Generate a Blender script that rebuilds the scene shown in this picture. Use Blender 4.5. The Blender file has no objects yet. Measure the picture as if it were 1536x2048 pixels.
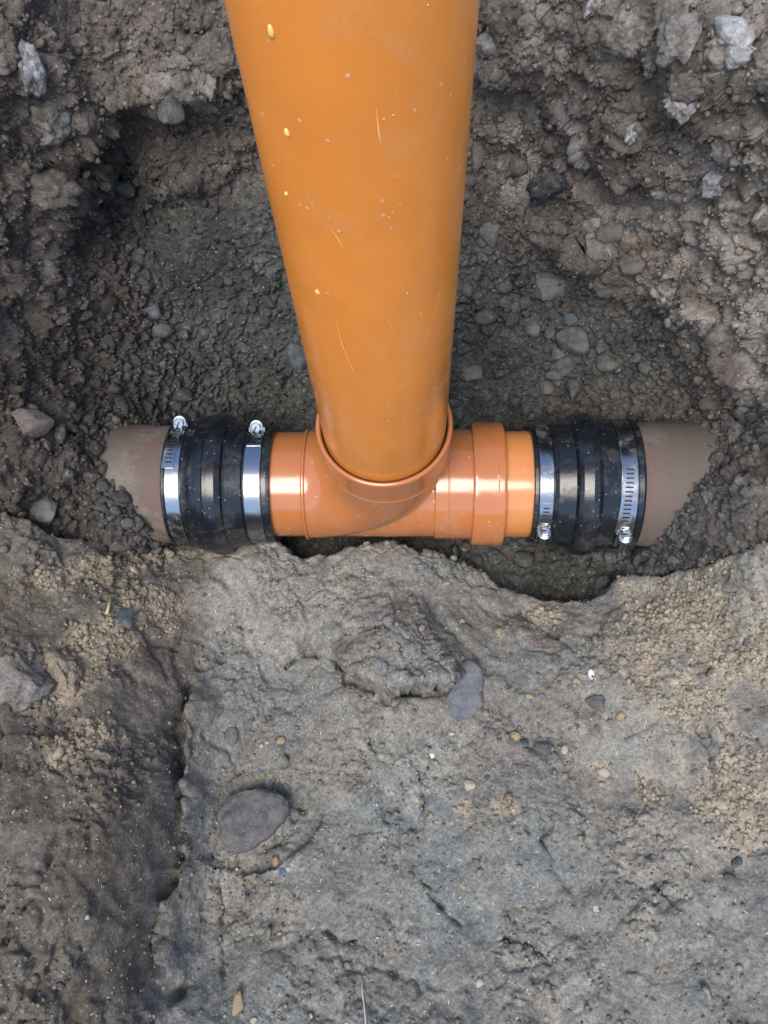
import bpy, math, random
import numpy as np
from mathutils import Matrix, Vector

random.seed(7)
RNG = np.random.default_rng(7)
scene = bpy.context.scene
COL = scene.collection

# ------------------------------------------------------------------ camera
# world: origin on the axis crossing of the tee, +X along the drain, +Z up the riser, +Y away from the photographer
F = 1690.0                                    # focal length in photo pixels (photo 1536 x 2048)
T = np.array([0.0047, -0.0290, 0.881])        # tee centre seen from the camera (right, down, forward)
dn = np.array([60.0, 641.0, 1690.0]); dn /= np.linalg.norm(dn)
Zc = -dn
Xc = np.array([1.0, 0.001, -0.0353]); Xc -= Zc * Xc.dot(Zc); Xc /= np.linalg.norm(Xc)
Yc = np.cross(Zc, Xc)
W2C = np.stack([Xc, Yc, Zc], axis=1)          # camera-space columns of the world axes
CAM = W2C.T @ (-T)

cam_data = bpy.data.cameras.new('camera')
cam_data.sensor_fit = 'VERTICAL'
cam_data.sensor_height = 36.0
cam_data.lens = 36.0 * F / 2048.0
cam_data.clip_start = 0.01
cam_data.clip_end = 500.0
cam = bpy.data.objects.new('camera', cam_data)
COL.objects.link(cam)
R = W2C.T                                      # rows -> world coordinates of cam axes
right, down, fwd = R[:, 0], R[:, 1], R[:, 2]
m = Matrix.Identity(4)
for i in range(3):
    m[i][0] = right[i]; m[i][1] = -down[i]; m[i][2] = -fwd[i]; m[i][3] = CAM[i]
cam.matrix_world = m
scene.camera = cam

# ------------------------------------------------------------------ sky, sun, exposure (soft overcast light from overhead)
SUN_TILT, SUN_SIDE = 25.0, -8.0                # degrees from the zenith: towards the photographer, towards the left
sv = Vector((math.sin(math.radians(SUN_SIDE)), -math.sin(math.radians(SUN_TILT)), 0.0))
sv.z = math.sqrt(1 - sv.x ** 2 - sv.y ** 2)
world = bpy.data.worlds.new('World'); scene.world = world
world.use_nodes = True
wn = world.node_tree
wn.nodes.clear()
sky = wn.nodes.new('ShaderNodeTexSky'); sky.sky_type = 'NISHITA'; sky.sun_disc = False
sky.sun_elevation = math.asin(sv.z); sky.sun_rotation = math.atan2(sv.x, sv.y)
bg = wn.nodes.new('ShaderNodeBackground'); bg.inputs['Strength'].default_value = 0.115
wo = wn.nodes.new('ShaderNodeOutputWorld')
wn.links.new(sky.outputs[0], bg.inputs[0]); wn.links.new(bg.outputs[0], wo.inputs[0])
sun_d = bpy.data.lights.new('sun', 'SUN'); sun_d.energy = 1.35; sun_d.angle = math.radians(33); sun_d.color = (1.0, 0.93, 0.84)
sun = bpy.data.objects.new('sun', sun_d); COL.objects.link(sun)
sun.rotation_euler = (-sv).to_track_quat('-Z', 'Y').to_euler()
sun.location = sv * 6
scene.view_settings.view_transform = 'Standard'
scene.view_settings.look = 'None'
scene.view_settings.exposure = 1.5
scene.view_settings.gamma = 1.0
scene.view_settings.use_curve_mapping = False
scene.render.engine = 'CYCLES'
scene.cycles.max_bounces = 6

# ------------------------------------------------------------------ helpers
def tag(o, label=None, cat=None, group=None, kind=None):
    if label: o['label'] = label
    if cat: o['category'] = cat
    if group: o['group'] = group
    if kind: o['kind'] = kind
    return o

def empty(name, loc=(0, 0, 0)):
    o = bpy.data.objects.new(name, None); o.location = loc
    o.empty_display_size = 0.02
    COL.objects.link(o); return o

def link(name, me, mat=None, parent=None, smooth=True):
    if mat: me.materials.append(mat)
    if smooth and len(me.polygons):
        me.polygons.foreach_set('use_smooth', np.ones(len(me.polygons), dtype=bool))
    o = bpy.data.objects.new(name, me); COL.objects.link(o)
    if parent is not None: o.parent = parent
    return o

def np_mesh(name, V, Fc):
    """V (n,3), Fc (k,3|4) integer faces"""
    me = bpy.data.meshes.new(name)
    V = np.ascontiguousarray(V, dtype=np.float32); Fc = np.ascontiguousarray(Fc, dtype=np.int32)
    k, n = Fc.shape
    me.vertices.add(len(V)); me.vertices.foreach_set('co', V.ravel())
    me.loops.add(k * n); me.loops.foreach_set('vertex_index', Fc.ravel())
    me.polygons.add(k)
    me.polygons.foreach_set('loop_start', np.arange(0, k * n, n, dtype=np.int32))
    me.polygons.foreach_set('loop_total', np.full(k, n, dtype=np.int32))
    me.update(calc_edges=True); me.validate()
    return me

def set_color(me, C, name='tint'):
    a = me.color_attributes.new(name, 'FLOAT_COLOR', 'POINT')
    out = np.ones((len(me.vertices), 4), dtype=np.float32); out[:, :3] = C
    a.data.foreach_set('color', out.ravel())

def lathe(profile, seg=128, axis='X'):
    """profile: list of (t, r) along the axis"""
    prof = []
    for k, p in enumerate(profile):
        p = np.array(p, float); pre = nxt = None
        if 0 < k < len(profile) - 1:
            d0 = p - np.array(profile[k - 1]); d1 = np.array(profile[k + 1]) - p; l0, l1 = np.linalg.norm(d0), np.linalg.norm(d1)
            if l0 > 0 and l1 > 0 and d0.dot(d1) / (l0 * l1) < .9:
                if l0 > 9e-4: pre = p - d0 / l0 * .00025
                if l1 > 9e-4: nxt = p + d1 / l1 * .00025
        prof += [q for q in (pre, p, nxt) if q is not None]
    P = np.array(prof); n = len(P)
    a = np.linspace(0, 2 * np.pi, seg, endpoint=False)
    t = np.repeat(P[:, 0], seg); r = np.repeat(P[:, 1], seg); A = np.tile(a, n)
    if axis == 'X': V = np.stack([t, r * np.cos(A), r * np.sin(A)], 1)
    else: V = np.stack([r * np.cos(A), r * np.sin(A), t], 1)
    i = np.arange(n - 1)[:, None] * seg; j = np.arange(seg)[None, :]; j2 = (j + 1) % seg
    Fc = np.stack([i + j, i + j2, i + seg + j2, i + seg + j], -1).reshape(-1, 4)
    if axis != 'X': Fc = Fc
    return np_mesh('lathe', V, Fc if axis == 'Z' else Fc)

def harden(profile, e=.00022):
    """extra loops beside each corner so that steps stay crisp under smooth shading"""
    out = []
    for k, p in enumerate(profile):
        p = np.array(p, float)
        if k > 0:
            d = np.array(profile[k - 1]) - p; L = np.linalg.norm(d); out.append(tuple(p + d / L * min(e, L * .33)))
        out.append(tuple(p))
        if k < len(profile) - 1:
            d = np.array(profile[k + 1]) - p; L = np.linalg.norm(d); out.append(tuple(p + d / L * min(e, L * .33)))
    return out

def join_meshes(parts):
    """parts: list of (V, faces list) -> mesh from pydata"""
    vs, fs, o = [], [], 0
    for V, Fs in parts:
        vs += [tuple(v) for v in V]; fs += [tuple(i + o for i in f) for f in Fs]; o += len(V)
    me = bpy.data.meshes.new('m'); me.from_pydata(vs, [], fs); me.update(); return me

def ring_pt(x, r, th):
    """th: angle from straight up (+Z) towards the photographer (-Y), radians"""
    return (x, -r * math.sin(th), r * math.cos(th))

def arc_box(x0, x1, r0, r1, a0, a1, n=12, dx=0.0):
    """closed solid that follows the drain's circumference between two angles (degrees); dx skews it along x"""
    V, Fs = [], []
    for k in range(n + 1):
        f = k / n; th = math.radians(a0 + (a1 - a0) * f); s = dx * f
        V += [ring_pt(x0 + s, r0, th), ring_pt(x1 + s, r0, th), ring_pt(x1 + s, r1, th), ring_pt(x0 + s, r1, th)]
    for k in range(n):
        b = 4 * k
        for q in range(4):
            Fs.append((b + q, b + (q + 1) % 4, b + 4 + (q + 1) % 4, b + 4 + q))
    Fs.append((3, 2, 1, 0)); b = 4 * n; Fs.append((b, b + 1, b + 2, b + 3))
    return V, Fs

def prism(c, ax, r, L, n=6, up=None, ch=0.0):
    """n-sided prism from c along ax; ch = chamfer at the far end"""
    ax = Vector(ax).normalized(); u = ax.orthogonal().normalized() if up is None else Vector(up).normalized(); v = ax.cross(u)
    V, Fs = [], []
    prof = [(0, r), (L - ch, r), (L, r - ch)] if ch else [(0, r), (L, r)]
    for t, rr in prof:
        for k in range(n):
            a = 2 * math.pi * k / n
            V.append(tuple(Vector(c) + ax * t + u * (rr * math.cos(a)) + v * (rr * math.sin(a))))
    for lv in range(len(prof) - 1):
        for k in range(n):
            k2 = (k + 1) % n
            Fs.append((lv * n + k, lv * n + k2, lv * n + n + k2, lv * n + n + k))
    Fs.append(tuple(range(n - 1, -1, -1))); b = (len(prof) - 1) * n; Fs.append(tuple(range(b, b + n)))
    return V, Fs

def boxv(c, ax, up, la, lu, lw):
    ax = Vector(ax).normalized(); up = Vector(up); up = (up - ax * up.dot(ax)).normalized(); w = ax.cross(up)
    V = [tuple(Vector(c) + ax * (sx * la / 2) + up * (sy * lu / 2) + w * (sz * lw / 2)) for sx in (-1, 1) for sy in (-1, 1) for sz in (-1, 1)]
    return V, [(0, 1, 3, 2), (4, 6, 7, 5), (0, 4, 5, 1), (2, 3, 7, 6), (0, 2, 6, 4), (1, 5, 7, 3)]

# ---- numpy noise
def _h(ix, iy, iz, seed):
    n = (ix.astype(np.int64) * 374761393 + iy.astype(np.int64) * 668265263 + iz.astype(np.int64) * 2147483647 + seed * 974634777) & 0xffffffff
    n = ((n ^ (n >> 13)) * 1274126177) & 0xffffffff
    n = ((n ^ (n >> 16)) * 2246822519) & 0xffffffff
    return (n ^ (n >> 15)).astype(np.uint32)

def _r(h): return (h & 0xffff).astype(np.float32) / 65535.0

def vnoise(p, s, seed=0):
    q = p * s; i = np.floor(q); f = (q - i).astype(np.float32); i = i.astype(np.int64)
    u = f * f * f * (f * (f * 6 - 15) + 10)
    out = 0
    for dx in (0, 1):
        wx = u[:, 0] if dx else 1 - u[:, 0]
        for dy in (0, 1):
            wy = u[:, 1] if dy else 1 - u[:, 1]
            for dz in (0, 1):
                wz = u[:, 2] if dz else 1 - u[:, 2]
                out = out + wx * wy * wz * _r(_h(i[:, 0] + dx, i[:, 1] + dy, i[:, 2] + dz, seed))
    return out * 2 - 1

def fbm(p, s, octv=4, seed=0, gain=0.5):
    out, a, tot = 0, 1.0, 0
    for k in range(octv):
        out = out + a * vnoise(p + 3.17 * k, s, seed + k); tot += a; a *= gain; s *= 2.03
    return out / tot

def worley(p, s, seed=0, jit=0.95):
    """F1, F2 and a random number per cell"""
    q = p * s; i = np.floor(q); f = (q - i).astype(np.float32); i = i.astype(np.int64)
    n = len(p); f1 = np.full(n, 9, np.float32); f2 = np.full(n, 9, np.float32); idv = np.zeros(n, np.float32)
    for dx in (-1, 0, 1):
        for dy in (-1, 0, 1):
            for dz in (-1, 0, 1):
                h = _h(i[:, 0] + dx, i[:, 1] + dy, i[:, 2] + dz, seed)
                jx = ((h & 1023).astype(np.float32) / 1023 - .5) * jit + .5 + dx - f[:, 0]
                jy = (((h >> 10) & 1023).astype(np.float32) / 1023 - .5) * jit + .5 + dy - f[:, 1]
                jz = (((h >> 20) & 1023).astype(np.float32) / 1023 - .5) * jit + .5 + dz - f[:, 2]
                d = jx * jx + jy * jy + jz * jz
                c = d < f1
                f2 = np.where(c, f1, np.minimum(f2, d)); f1 = np.where(c, d, f1)
                idv = np.where(c, ((h >> 5) & 0xfff).astype(np.float32) / 4095, idv)
    return np.sqrt(f1), np.sqrt(f2), idv

def sstep(a, b, x):
    t = np.clip((x - a) / (b - a), 0, 1); return t * t * (3 - 2 * t)

def mix(a, b, t): return a * (1 - t) + b * t

def unproj(px, py, z):
    """the point at world height z on the line of sight through a photo pixel"""
    d = W2C.T @ np.array([(px - 768) / F, (py - 1024) / F, 1.0])
    s = (z - CAM[2]) / d[2]
    return CAM[0] + s * d[0], CAM[1] + s * d[1]

def project(P):
    c = (P - CAM) @ W2C.T
    return 768 + F * c[:, 0] / c[:, 2], 1024 + F * c[:, 1] / c[:, 2], c[:, 2]

# ------------------------------------------------------------------ materials
class NT:
    def __init__(self, name):
        self.mat = bpy.data.materials.new(name); self.mat.use_nodes = True
        self.t = self.mat.node_tree; self.b = self.t.nodes['Principled BSDF']
        self.co = self.t.nodes.new('ShaderNodeTexCoord').outputs['Object']
    def n(self, typ, **kw):
        nd = self.t.nodes.new(typ)
        for k, v in kw.items():
            if k in nd.inputs: nd.inputs[k].default_value = v
            else: setattr(nd, k, v)
        return nd
    def l(self, a, b): self.t.links.new(a, b)
    def noise(self, scale, detail=4, rough=0.6, vec=None, dist=0.0):
        nd = self.n('ShaderNodeTexNoise'); nd.inputs['Scale'].default_value = scale
        nd.inputs['Detail'].default_value = detail; nd.inputs['Roughness'].default_value = rough
        nd.inputs['Distortion'].default_value = dist
        self.l(vec or self.co, nd.inputs['Vector']); return nd.outputs['Fac']
    def voro(self, scale, feature='F1', vec=None):
        nd = self.n('ShaderNodeTexVoronoi'); nd.feature = feature; nd.inputs['Scale'].default_value = scale
        self.l(vec or self.co, nd.inputs['Vector']); return nd
    def ramp(self, fac, a, b, va=0.0, vb=1.0):
        nd = self.n('ShaderNodeMapRange'); nd.interpolation_type = 'SMOOTHSTEP'
        nd.inputs['From Min'].default_value = a; nd.inputs['From Max'].default_value = b
        nd.inputs['To Min'].default_value = va; nd.inputs['To Max'].default_value = vb
        self.l(fac, nd.inputs['Value']); return nd.outputs['Result']
    def math(self, op, a, b=None):
        nd = self.n('ShaderNodeMath'); nd.operation = op
        for i, v in enumerate((a, b)):
            if v is None: continue
            if isinstance(v, (int, float)): nd.inputs[i].default_value = v
            else: self.l(v, nd.inputs[i])
        return nd.outputs[0]
    def mixc(self, fac, a, b, mode='MIX'):
        nd = self.n('ShaderNodeMix'); nd.data_type = 'RGBA'; nd.blend_type = mode
        for sock, v in ((nd.inputs[0], fac), (nd.inputs[6], a), (nd.inputs[7], b)):
            if isinstance(v, (int, float)): sock.default_value = v
            elif isinstance(v, tuple): sock.default_value = (*v, 1.0)
            else: self.l(v, sock)
        return nd.outputs[2]
    def bump(self, h, dist, strength=1.0, prev=None):
        nd = self.n('ShaderNodeBump'); nd.inputs['Distance'].default_value = dist; nd.inputs['Strength'].default_value = strength
        self.l(h, nd.inputs['Height'])
        if prev is not None: self.l(prev, nd.inputs['Normal'])
        return nd.outputs[0]
    def out(self, color=None, rough=None, normal=None, **kw):
        for k, v in (('Base Color', color), ('Roughness', rough), ('Normal', normal)):
            if v is None: continue
            if isinstance(v, (int, float)): self.b.inputs[k].default_value = v
            elif isinstance(v, tuple): self.b.inputs[k].default_value = (*v, 1.0)
            else: self.l(v, self.b.inputs[k])
        for k, v in kw.items(): self.b.inputs[k.replace('_', ' ')].default_value = v
        return self.mat

def soil_material():
    s = NT('soil')
    at = s.n('ShaderNodeAttribute'); at.attribute_name = 'tint'
    g = s.voro(520); r = s.n('ShaderNodeSeparateColor'); s.l(g.outputs['Color'], r.inputs[0])
    grain = s.ramp(r.outputs[0], 0, 1, 0.80, 1.20)
    c = s.mixc(1.0, at.outputs['Color'], s.math('MULTIPLY', grain, s.ramp(s.noise(150, 6, .7), .25, .75, .78, 1.22)), 'MULTIPLY')
    pale = s.ramp(r.outputs[1], .965, .985)            # odd pale grit among the grains
    c = s.mixc(s.math('MULTIPLY', pale, .35), c, (.36, .33, .28))
    h = s.noise(420, 6, .75)
    nb = s.bump(h, .0012, .9)
    h2 = s.voro(330).outputs['Distance']
    nb = s.bump(h2, .0007, .6, nb)
    return s.out(c, .93, nb, Specular_IOR_Level=.22)

def stone_material(name, col, var=0.25, rough=.8):
    s = NT(name)
    n1 = s.noise(90, 6, .7); sp = s.voro(900)
    c = s.mixc(s.ramp(n1, .3, .7), tuple(x * (1 - var) for x in col), tuple(min(.8, x * (1 + var)) for x in col))
    r = s.n('ShaderNodeSeparateColor'); s.l(sp.outputs['Color'], r.inputs[0])
    c = s.mixc(s.math('MULTIPLY', s.ramp(r.outputs[0], .94, .97), .25), c, (.40, .40, .38))
    dust = s.ramp(s.noise(60, 6, .75), .42, .66)
    c = s.mixc(s.math('MULTIPLY', dust, .65), c, (.15, .135, .105))
    mt = s.out(c, rough, s.bump(s.noise(300, 6, .7), .0014, .9), Specular_IOR_Level=.25); mt['tint'] = col; return mt

def pvc_material(name, col, rough=.22, film=.34):
    s = NT(name)
    big = s.noise(16, 5, .6); fine = s.noise(180, 4, .7)
    c = s.mixc(s.ramp(big, .3, .7), tuple(x * .94 for x in col), tuple(x * 1.05 for x in col))
    sm = s.math('MULTIPLY', s.ramp(s.noise(22, 6, .65, dist=.6), .50, .74), s.ramp(fine, .3, .7, .35, 1.0))
    c = s.mixc(s.math('MULTIPLY', sm, film), c, (.34, .27, .20))   # dried mud film
    sp = s.voro(260); r = s.n('ShaderNodeSeparateColor'); s.l(sp.outputs['Color'], r.inputs[0])
    spot = s.math('MULTIPLY', s.ramp(r.outputs[0], .965, .975), s.ramp(sp.outputs['Distance'], .22, .30, 1.0, 0.0))
    c = s.mixc(s.math('MULTIPLY', spot, .6), c, (.5, .42, .33))
    ro = s.math('ADD', s.math('MULTIPLY', sm, .30), s.ramp(big, .3, .7, rough * .85, rough * 1.2))
    return s.out(c, ro, s.bump(s.noise(60, 3, .5), .0006, .15), IOR=1.60)

def rubber_material():
    s = NT('black_rubber')
    n = s.noise(40, 7, .7, dist=.4)
    dust = s.math('MULTIPLY', s.ramp(n, .46, .74), s.ramp(s.noise(240, 4, .7), .35, .65, .4, 1))
    c = s.mixc(s.math('MULTIPLY', dust, .5), (.007, .009, .012), (.12, .11, .09))
    sp = s.voro(420); r = s.n('ShaderNodeSeparateColor'); s.l(sp.outputs['Color'], r.inputs[0])
    spot = s.math('MULTIPLY', s.ramp(r.outputs[0], .955, .965), s.ramp(sp.outputs['Distance'], .22, .32, 1.0, 0.0))
    c = s.mixc(s.math('MULTIPLY', spot, .8), c, (.30, .28, .24))
    ro = s.math('ADD', s.math('MULTIPLY', dust, .45), .20)
    return s.out(c, ro, s.bump(s.noise(300, 5, .7), .0004, .35), IOR=1.47)

def steel_material(name='zinc_steel', col=(.29, .305, .32), rough=.18):
    s = NT(name)
    dust = s.math('MULTIPLY', s.ramp(s.noise(55, 6, .7), .50, .75), .65)
    c = s.mixc(dust, col, (.12, .11, .095))
    s.l(s.math('SUBTRACT', 1.0, dust), s.b.inputs['Metallic'])
    return s.out(c, s.math('ADD', s.math('MULTIPLY', dust, .6), rough), s.bump(s.noise(500, 3, .6), .0002, .25))

def clay_material():
    s = NT('fired_clay')
    n = s.noise(26, 6, .7)
    c = s.mixc(s.ramp(n, .35, .65), (.130, .078, .056), (.112, .078, .060))
    c = s.mixc(s.math('MULTIPLY', s.math('MULTIPLY', s.ramp(s.noise(20, 8, .75), .47, .60), s.ramp(s.noise(260, 4, .7), .3, .6, .5, 1))  , .95), c, (.155, .135, .108))   # caked soil
    sx = s.n('ShaderNodeSeparateXYZ'); s.l(s.co, sx.inputs[0]); ax_ = s.math('ABSOLUTE', sx.outputs[0])
    bury = s.ramp(s.math('ADD', ax_, s.math('MULTIPLY', s.noise(30, 7, .75), .16)), .30, .39)
    c = s.mixc(s.math('MULTIPLY', bury, s.ramp(s.noise(300, 4, .7), .25, .6, .6, 1)), c, (.098, .082, .066))
    return s.out(c, .7, s.bump(s.noise(160, 7, .7), .0014, .7), Specular_IOR_Level=.35)

SOIL = soil_material()
PVC_RISER = pvc_material('orange_pvc', (.56, .186, .030), .18, .22)
PVC_TEE = pvc_material('terracotta_pvc', (.40, .135, .040), .13)
PVC_STUB = pvc_material('amber_pvc', (.54, .205, .055), .13)
RUBBER = rubber_material()
STEEL = steel_material()
SCREW = steel_material('bright_zinc', (.75, .76, .76), .32)
DARK = NT('dark_recess').out((.012, .012, .012), .7)
CLAY = clay_material()

# ------------------------------------------------------------------ terrain
def rbf(ctrl, lam=.002):
    ctrl = np.array(ctrl, dtype=float); P = ctrl[:, :2]; c = .025
    D = np.sqrt(((P[:, None] - P[None]) ** 2).sum(-1) + c * c)
    n = len(P); A = np.zeros((n + 3, n + 3)); A[:n, :n] = -D + np.eye(n) * lam
    A[:n, n] = 1; A[:n, n + 1:] = P; A[n, :n] = 1; A[n + 1:, :n] = P.T
    w = np.linalg.solve(A, np.concatenate([ctrl[:, 2], np.zeros(3)]))
    def f(x, y):
        z = w[n] + w[n + 1] * x + w[n + 2] * y
        for k in range(n): z = z - w[k] * np.sqrt((x - P[k, 0]) ** 2 + (y - P[k, 1]) ** 2 + c * c)
        return z
    return f

def at(px, py, z):
    x, y = unproj(px, py, z); return (x, y, z)

pit = [(-.2, 0, -.09), (-.1, 0, -.095), (0, 0, -.095), (.1, 0, -.095), (.2, 0, -.095), (.235, 0, -.09), (-.2, .085, -.07), (0, .085, -.07), (.2, .085, -.07),
       (.12, -.10, -.11), (.22, -.10, -.10), (-.1, -.1, -.12), (-.25, -.1, -.09),
       # soil heaped over the clay pipes at both ends
       at(240, 1005, .066), at(290, 1050, .040), at(185, 930, .080), at(140, 860, .082), at(320, 1070, .006), at(200, 1060, .035), at(100, 960, .090), at(100, 1050, .060), at(20, 990, .11),
       at(255, 835, .015), at(350, 815, -.03),
       at(1310, 1085, -.008), at(1400, 1005, .066), at(1350, 1065, .034), at(1495, 905, .074), at(1525, 845, .082), at(1420, 825, .022), at(1300, 810, -.01), at(1530, 950, .115), at(1450, 1080, .050), at(1350, 1120, -.022), at(1290, 1120, -.04),
       # back slope
       at(300, 650, .02), at(450, 650, .0), at(620, 650, 0), at(768, 650, 0), at(950, 650, 0), at(1150, 650, .015), at(1350, 650, .06),
       at(210, 470, .075), at(330, 450, .085), at(500, 450, .085), at(768, 450, .085), at(950, 450, .085), at(1150, 450, .10), at(1350, 430, .15),
       at(225, 330, .105), at(330, 270, .16), at(500, 240, .155), at(768, 240, .155), at(950, 240, .155), at(1120, 250, .18), at(1330, 250, .24),
       at(300, 130, .23), at(480, 140, .225), at(768, 140, .225), at(970, 150, .225), at(1150, 130, .25), at(1330, 120, .30),
       at(300, 20, .27), at(500, 20, .27), at(768, 20, .27), at(950, 20, .275), at(1150, 20, .29), at(1350, 20, .34),
       at(1500, 40, .37), at(1500, 200, .33), at(1480, 380, .24), at(1500, 560, .18), at(1500, 720, .13),
       # left wall: a hanging block above a hollow
       at(50, 40, .30), at(170, 60, .27), at(60, 200, .25), at(150, 200, .225), at(40, 380, .195), at(125, 360, .16), at(30, 465, .18), at(105, 445, .145), at(190, 390, .115),
       at(30, 540, .165), at(60, 570, .145), at(60, 680, .125), at(140, 600, .10), at(150, 740, .065), at(50, 800, .115), at(110, 850, .095), at(20, 920, .12), at(160, 500, .115),
       # beyond the frame
       (-.62, .62, .36), (0, .66, .36), (.62, .64, .38), (-.62, .3, .36), (.66, .3, .38), (-.62, 0, .28), (.66, 0, .3), (.3, .6, .37), (-.3, .55, .36), (0, .46, .34), (-.2, .46, .345), (.2, .44, .36)]
led = [at(345, 1095, -.038), at(430, 1095, -.040), at(520, 1088, -.040), at(600, 1125, -.06), at(660, 1115, -.056), at(760, 1090, -.044), at(840, 1105, -.048), at(930, 1122, -.055),
       at(990, 1150, -.062), at(1060, 1195, -.072), at(1130, 1205, -.075), at(1180, 1195, -.07), at(1240, 1165, -.05), at(1330, 1145, -.02), at(1420, 1130, .025), at(1530, 1080, .09),
       at(250, 1085, .0), at(150, 1075, .05), at(50, 1075, .09), at(480, 1200, -.035), at(620, 1200, -.048), at(768, 1180, -.03), at(900, 1230, -.052), at(1050, 1270, -.055),
       at(1200, 1270, -.045), at(1350, 1230, -.015), at(1500, 1230, .03), at(300, 1180, .0), at(150, 1200, .05), at(40, 1200, .08),
       at(450, 1400, -.035), at(620, 1400, -.042), at(768, 1480, -.045), at(950, 1450, -.045), at(1150, 1450, -.035), at(1350, 1450, -.012), at(1510, 1450, .012),
       at(395, 1360, -.032), at(400, 1550, -.036), at(385, 1700, -.036), at(345, 1850, -.026), at(365, 1960, -.018),
       at(340, 1400, .005), at(325, 1550, .024), at(295, 1700, .034), at(262, 1850, .038), at(245, 1990, .040),
       at(180, 1420, .055), at(150, 1600, .075), at(120, 1800, .085), at(40, 1400, .085), at(30, 1600, .10), at(20, 1850, .11), at(60, 2000, .10),
       at(500, 1650, -.036), at(600, 1800, -.028), at(500, 1950, -.015), at(768, 1700, -.034), at(768, 1950, -.016), at(1000, 1700, -.030), at(1000, 1980, -.01),
       at(1250, 1700, -.018), at(1250, 1980, .0), at(1500, 1700, .005), at(1500, 1980, .02),
       (-.3, -.66, .10), (0, -.66, .04), (.3, -.66, .06), (-.6, -.5, .2), (.6, -.5, .14), (-.6, -.2, .2), (.62, -.2, .18), (-.6, 0, .2), (.62, 0, .2), (0, .1, -.04), (-.3, .1, .05), (.35, .1, .05)]
# the pit behind the ledge is measured along an axis leaning 35 degrees out of its back slope, so steep faces keep even detail
TA = math.radians(35.0); CA, SA = math.cos(TA), math.sin(TA)
def to_vh(yy, zz): return yy * CA + zz * SA, -yy * SA + zz * CA
def from_vh(v, h): return v * CA - h * SA, v * SA + h * CA
pit_f = rbf([(q[0], *to_vh(q[1], q[2])) for q in pit], .012); led_f = rbf(led)

edge_px = [(-60, 990, .12), (60, 1045, .09), (150, 1065, .06), (250, 1082, .01), (345, 1090, -.040), (380, 1080, -.038), (430, 1093, -.042), (445, 1081, -.040), (560, 1083, -.042), (580, 1112, -.056), (605, 1124, -.06), (660, 1113, -.056),
           (690, 1098, -.05), (745, 1089, -.044), (815, 1092, -.045), (838, 1106, -.048), (900, 1112, -.052), (945, 1124, -.056), (990, 1152, -.062), (1060, 1192, -.072), (1130, 1203, -.075), (1180, 1195, -.07),
           (1240, 1162, -.05), (1290, 1148, -.035), (1330, 1146, -.02), (1420, 1130, .025), (1536, 1080, .09), (1620, 1040, .12)]
E = np.array([unproj(*e) for e in edge_px])
ex, ey = E[:, 0], E[:, 1]

def ledge_edge(x): return np.interp(x, ex, ey)

def gauss(x, y, cx, cy, sx, sy, rot=0.0):
    c, s = math.cos(rot), math.sin(rot); u = (x - cx) * c + (y - cy) * s; v = -(x - cx) * s + (y - cy) * c
    return np.exp(-.5 * ((u / sx) ** 2 + (v / sy) ** 2))

def lines(segs):
    out = [np.array([segs[0][0]])]
    for a, b, st in segs:
        n = max(1, int(round((b - a) / st))); out.append(np.linspace(a, b, n + 1)[1:])
    return np.concatenate(out)

XS = lines([(-.66, -.47, .006), (-.47, .47, .00135), (.47, .68, .006)])
YS = lines([(-.68, -.51, .006), (-.51, -.08, .00125), (-.08, -.02, .0007), (-.02, .10, .0022)])
VS = lines([(-.17, -.06, .0022), (-.06, .06, .0016), (.06, .50, .00098), (.50, .72, .006)])
GX, GY = np.meshgrid(XS, YS)                    # rows: y
x = GX.ravel(); y = GY.ravel(); NX, NY = len(XS), len(YS)
P2 = np.stack([x, y, np.zeros_like(x)], 1)
wob = fbm(P2, 60, 3, 11) * .004 + fbm(P2, 200, 2, 12) * .0012
ed = y - ledge_edge(x) + wob
zl = led_f(x, y)

# shaped features of the ledge (world positions)
def feat(px, py, z): return unproj(px, py, z)
def polydist(px_list, z):
    """distance to a polyline given by sight lines at height z, the arc fraction and the signed side"""
    Q = np.array([unproj(a, b, z) for a, b in px_list])
    best = np.full(len(x), 9.0); side = np.zeros(len(x)); frac = np.zeros(len(x))
    n = len(Q) - 1
    for k in range(n):
        a, b = Q[k], Q[k + 1]; d = b - a; L2 = d.dot(d)
        t = np.clip(((x - a[0]) * d[0] + (y - a[1]) * d[1]) / L2, 0, 1)
        rx = x - a[0] - t * d[0]; ry = y - a[1] - t * d[1]
        q = np.sqrt(rx * rx + ry * ry); c = q < best
        best = np.where(c, q, best); side = np.where(c, np.sign(d[0] * ry - d[1] * rx), side); frac = np.where(c, (k + t) / n, frac)
    return best, side, frac

def scarp(px_list, z, h, width, soft=.0012, up=1):
    """a small step: ground on one side of the line stands h proud right at the line and dies out over width"""
    global zl
    d, s, f = polydist(px_list, z)
    s = s * up; sd = d * s + fbm(P2, 150, 2, 5) * .0012
    fade = sstep(0, .12, f) * sstep(1, .88, f)
    zl = zl + h * fade * sstep(-soft, soft, sd) * np.exp(-np.maximum(sd, 0) / width) - .35 * h * fade * np.exp(-np.maximum(-sd, 0) / .006) * (sd < 0).astype(float)

def groove(px_list, z, depth, width):
    global zl
    d, s, f = polydist(px_list, z)
    d = np.abs(d + fbm(P2, 200, 2, 9) * .0010)
    zl = zl - 1.7 * depth * sstep(0, .1, f) * sstep(1, .9, f) * np.exp(-(d / width) ** 2) * (.6 + .5 * vnoise(P2, 110, 4))

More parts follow.
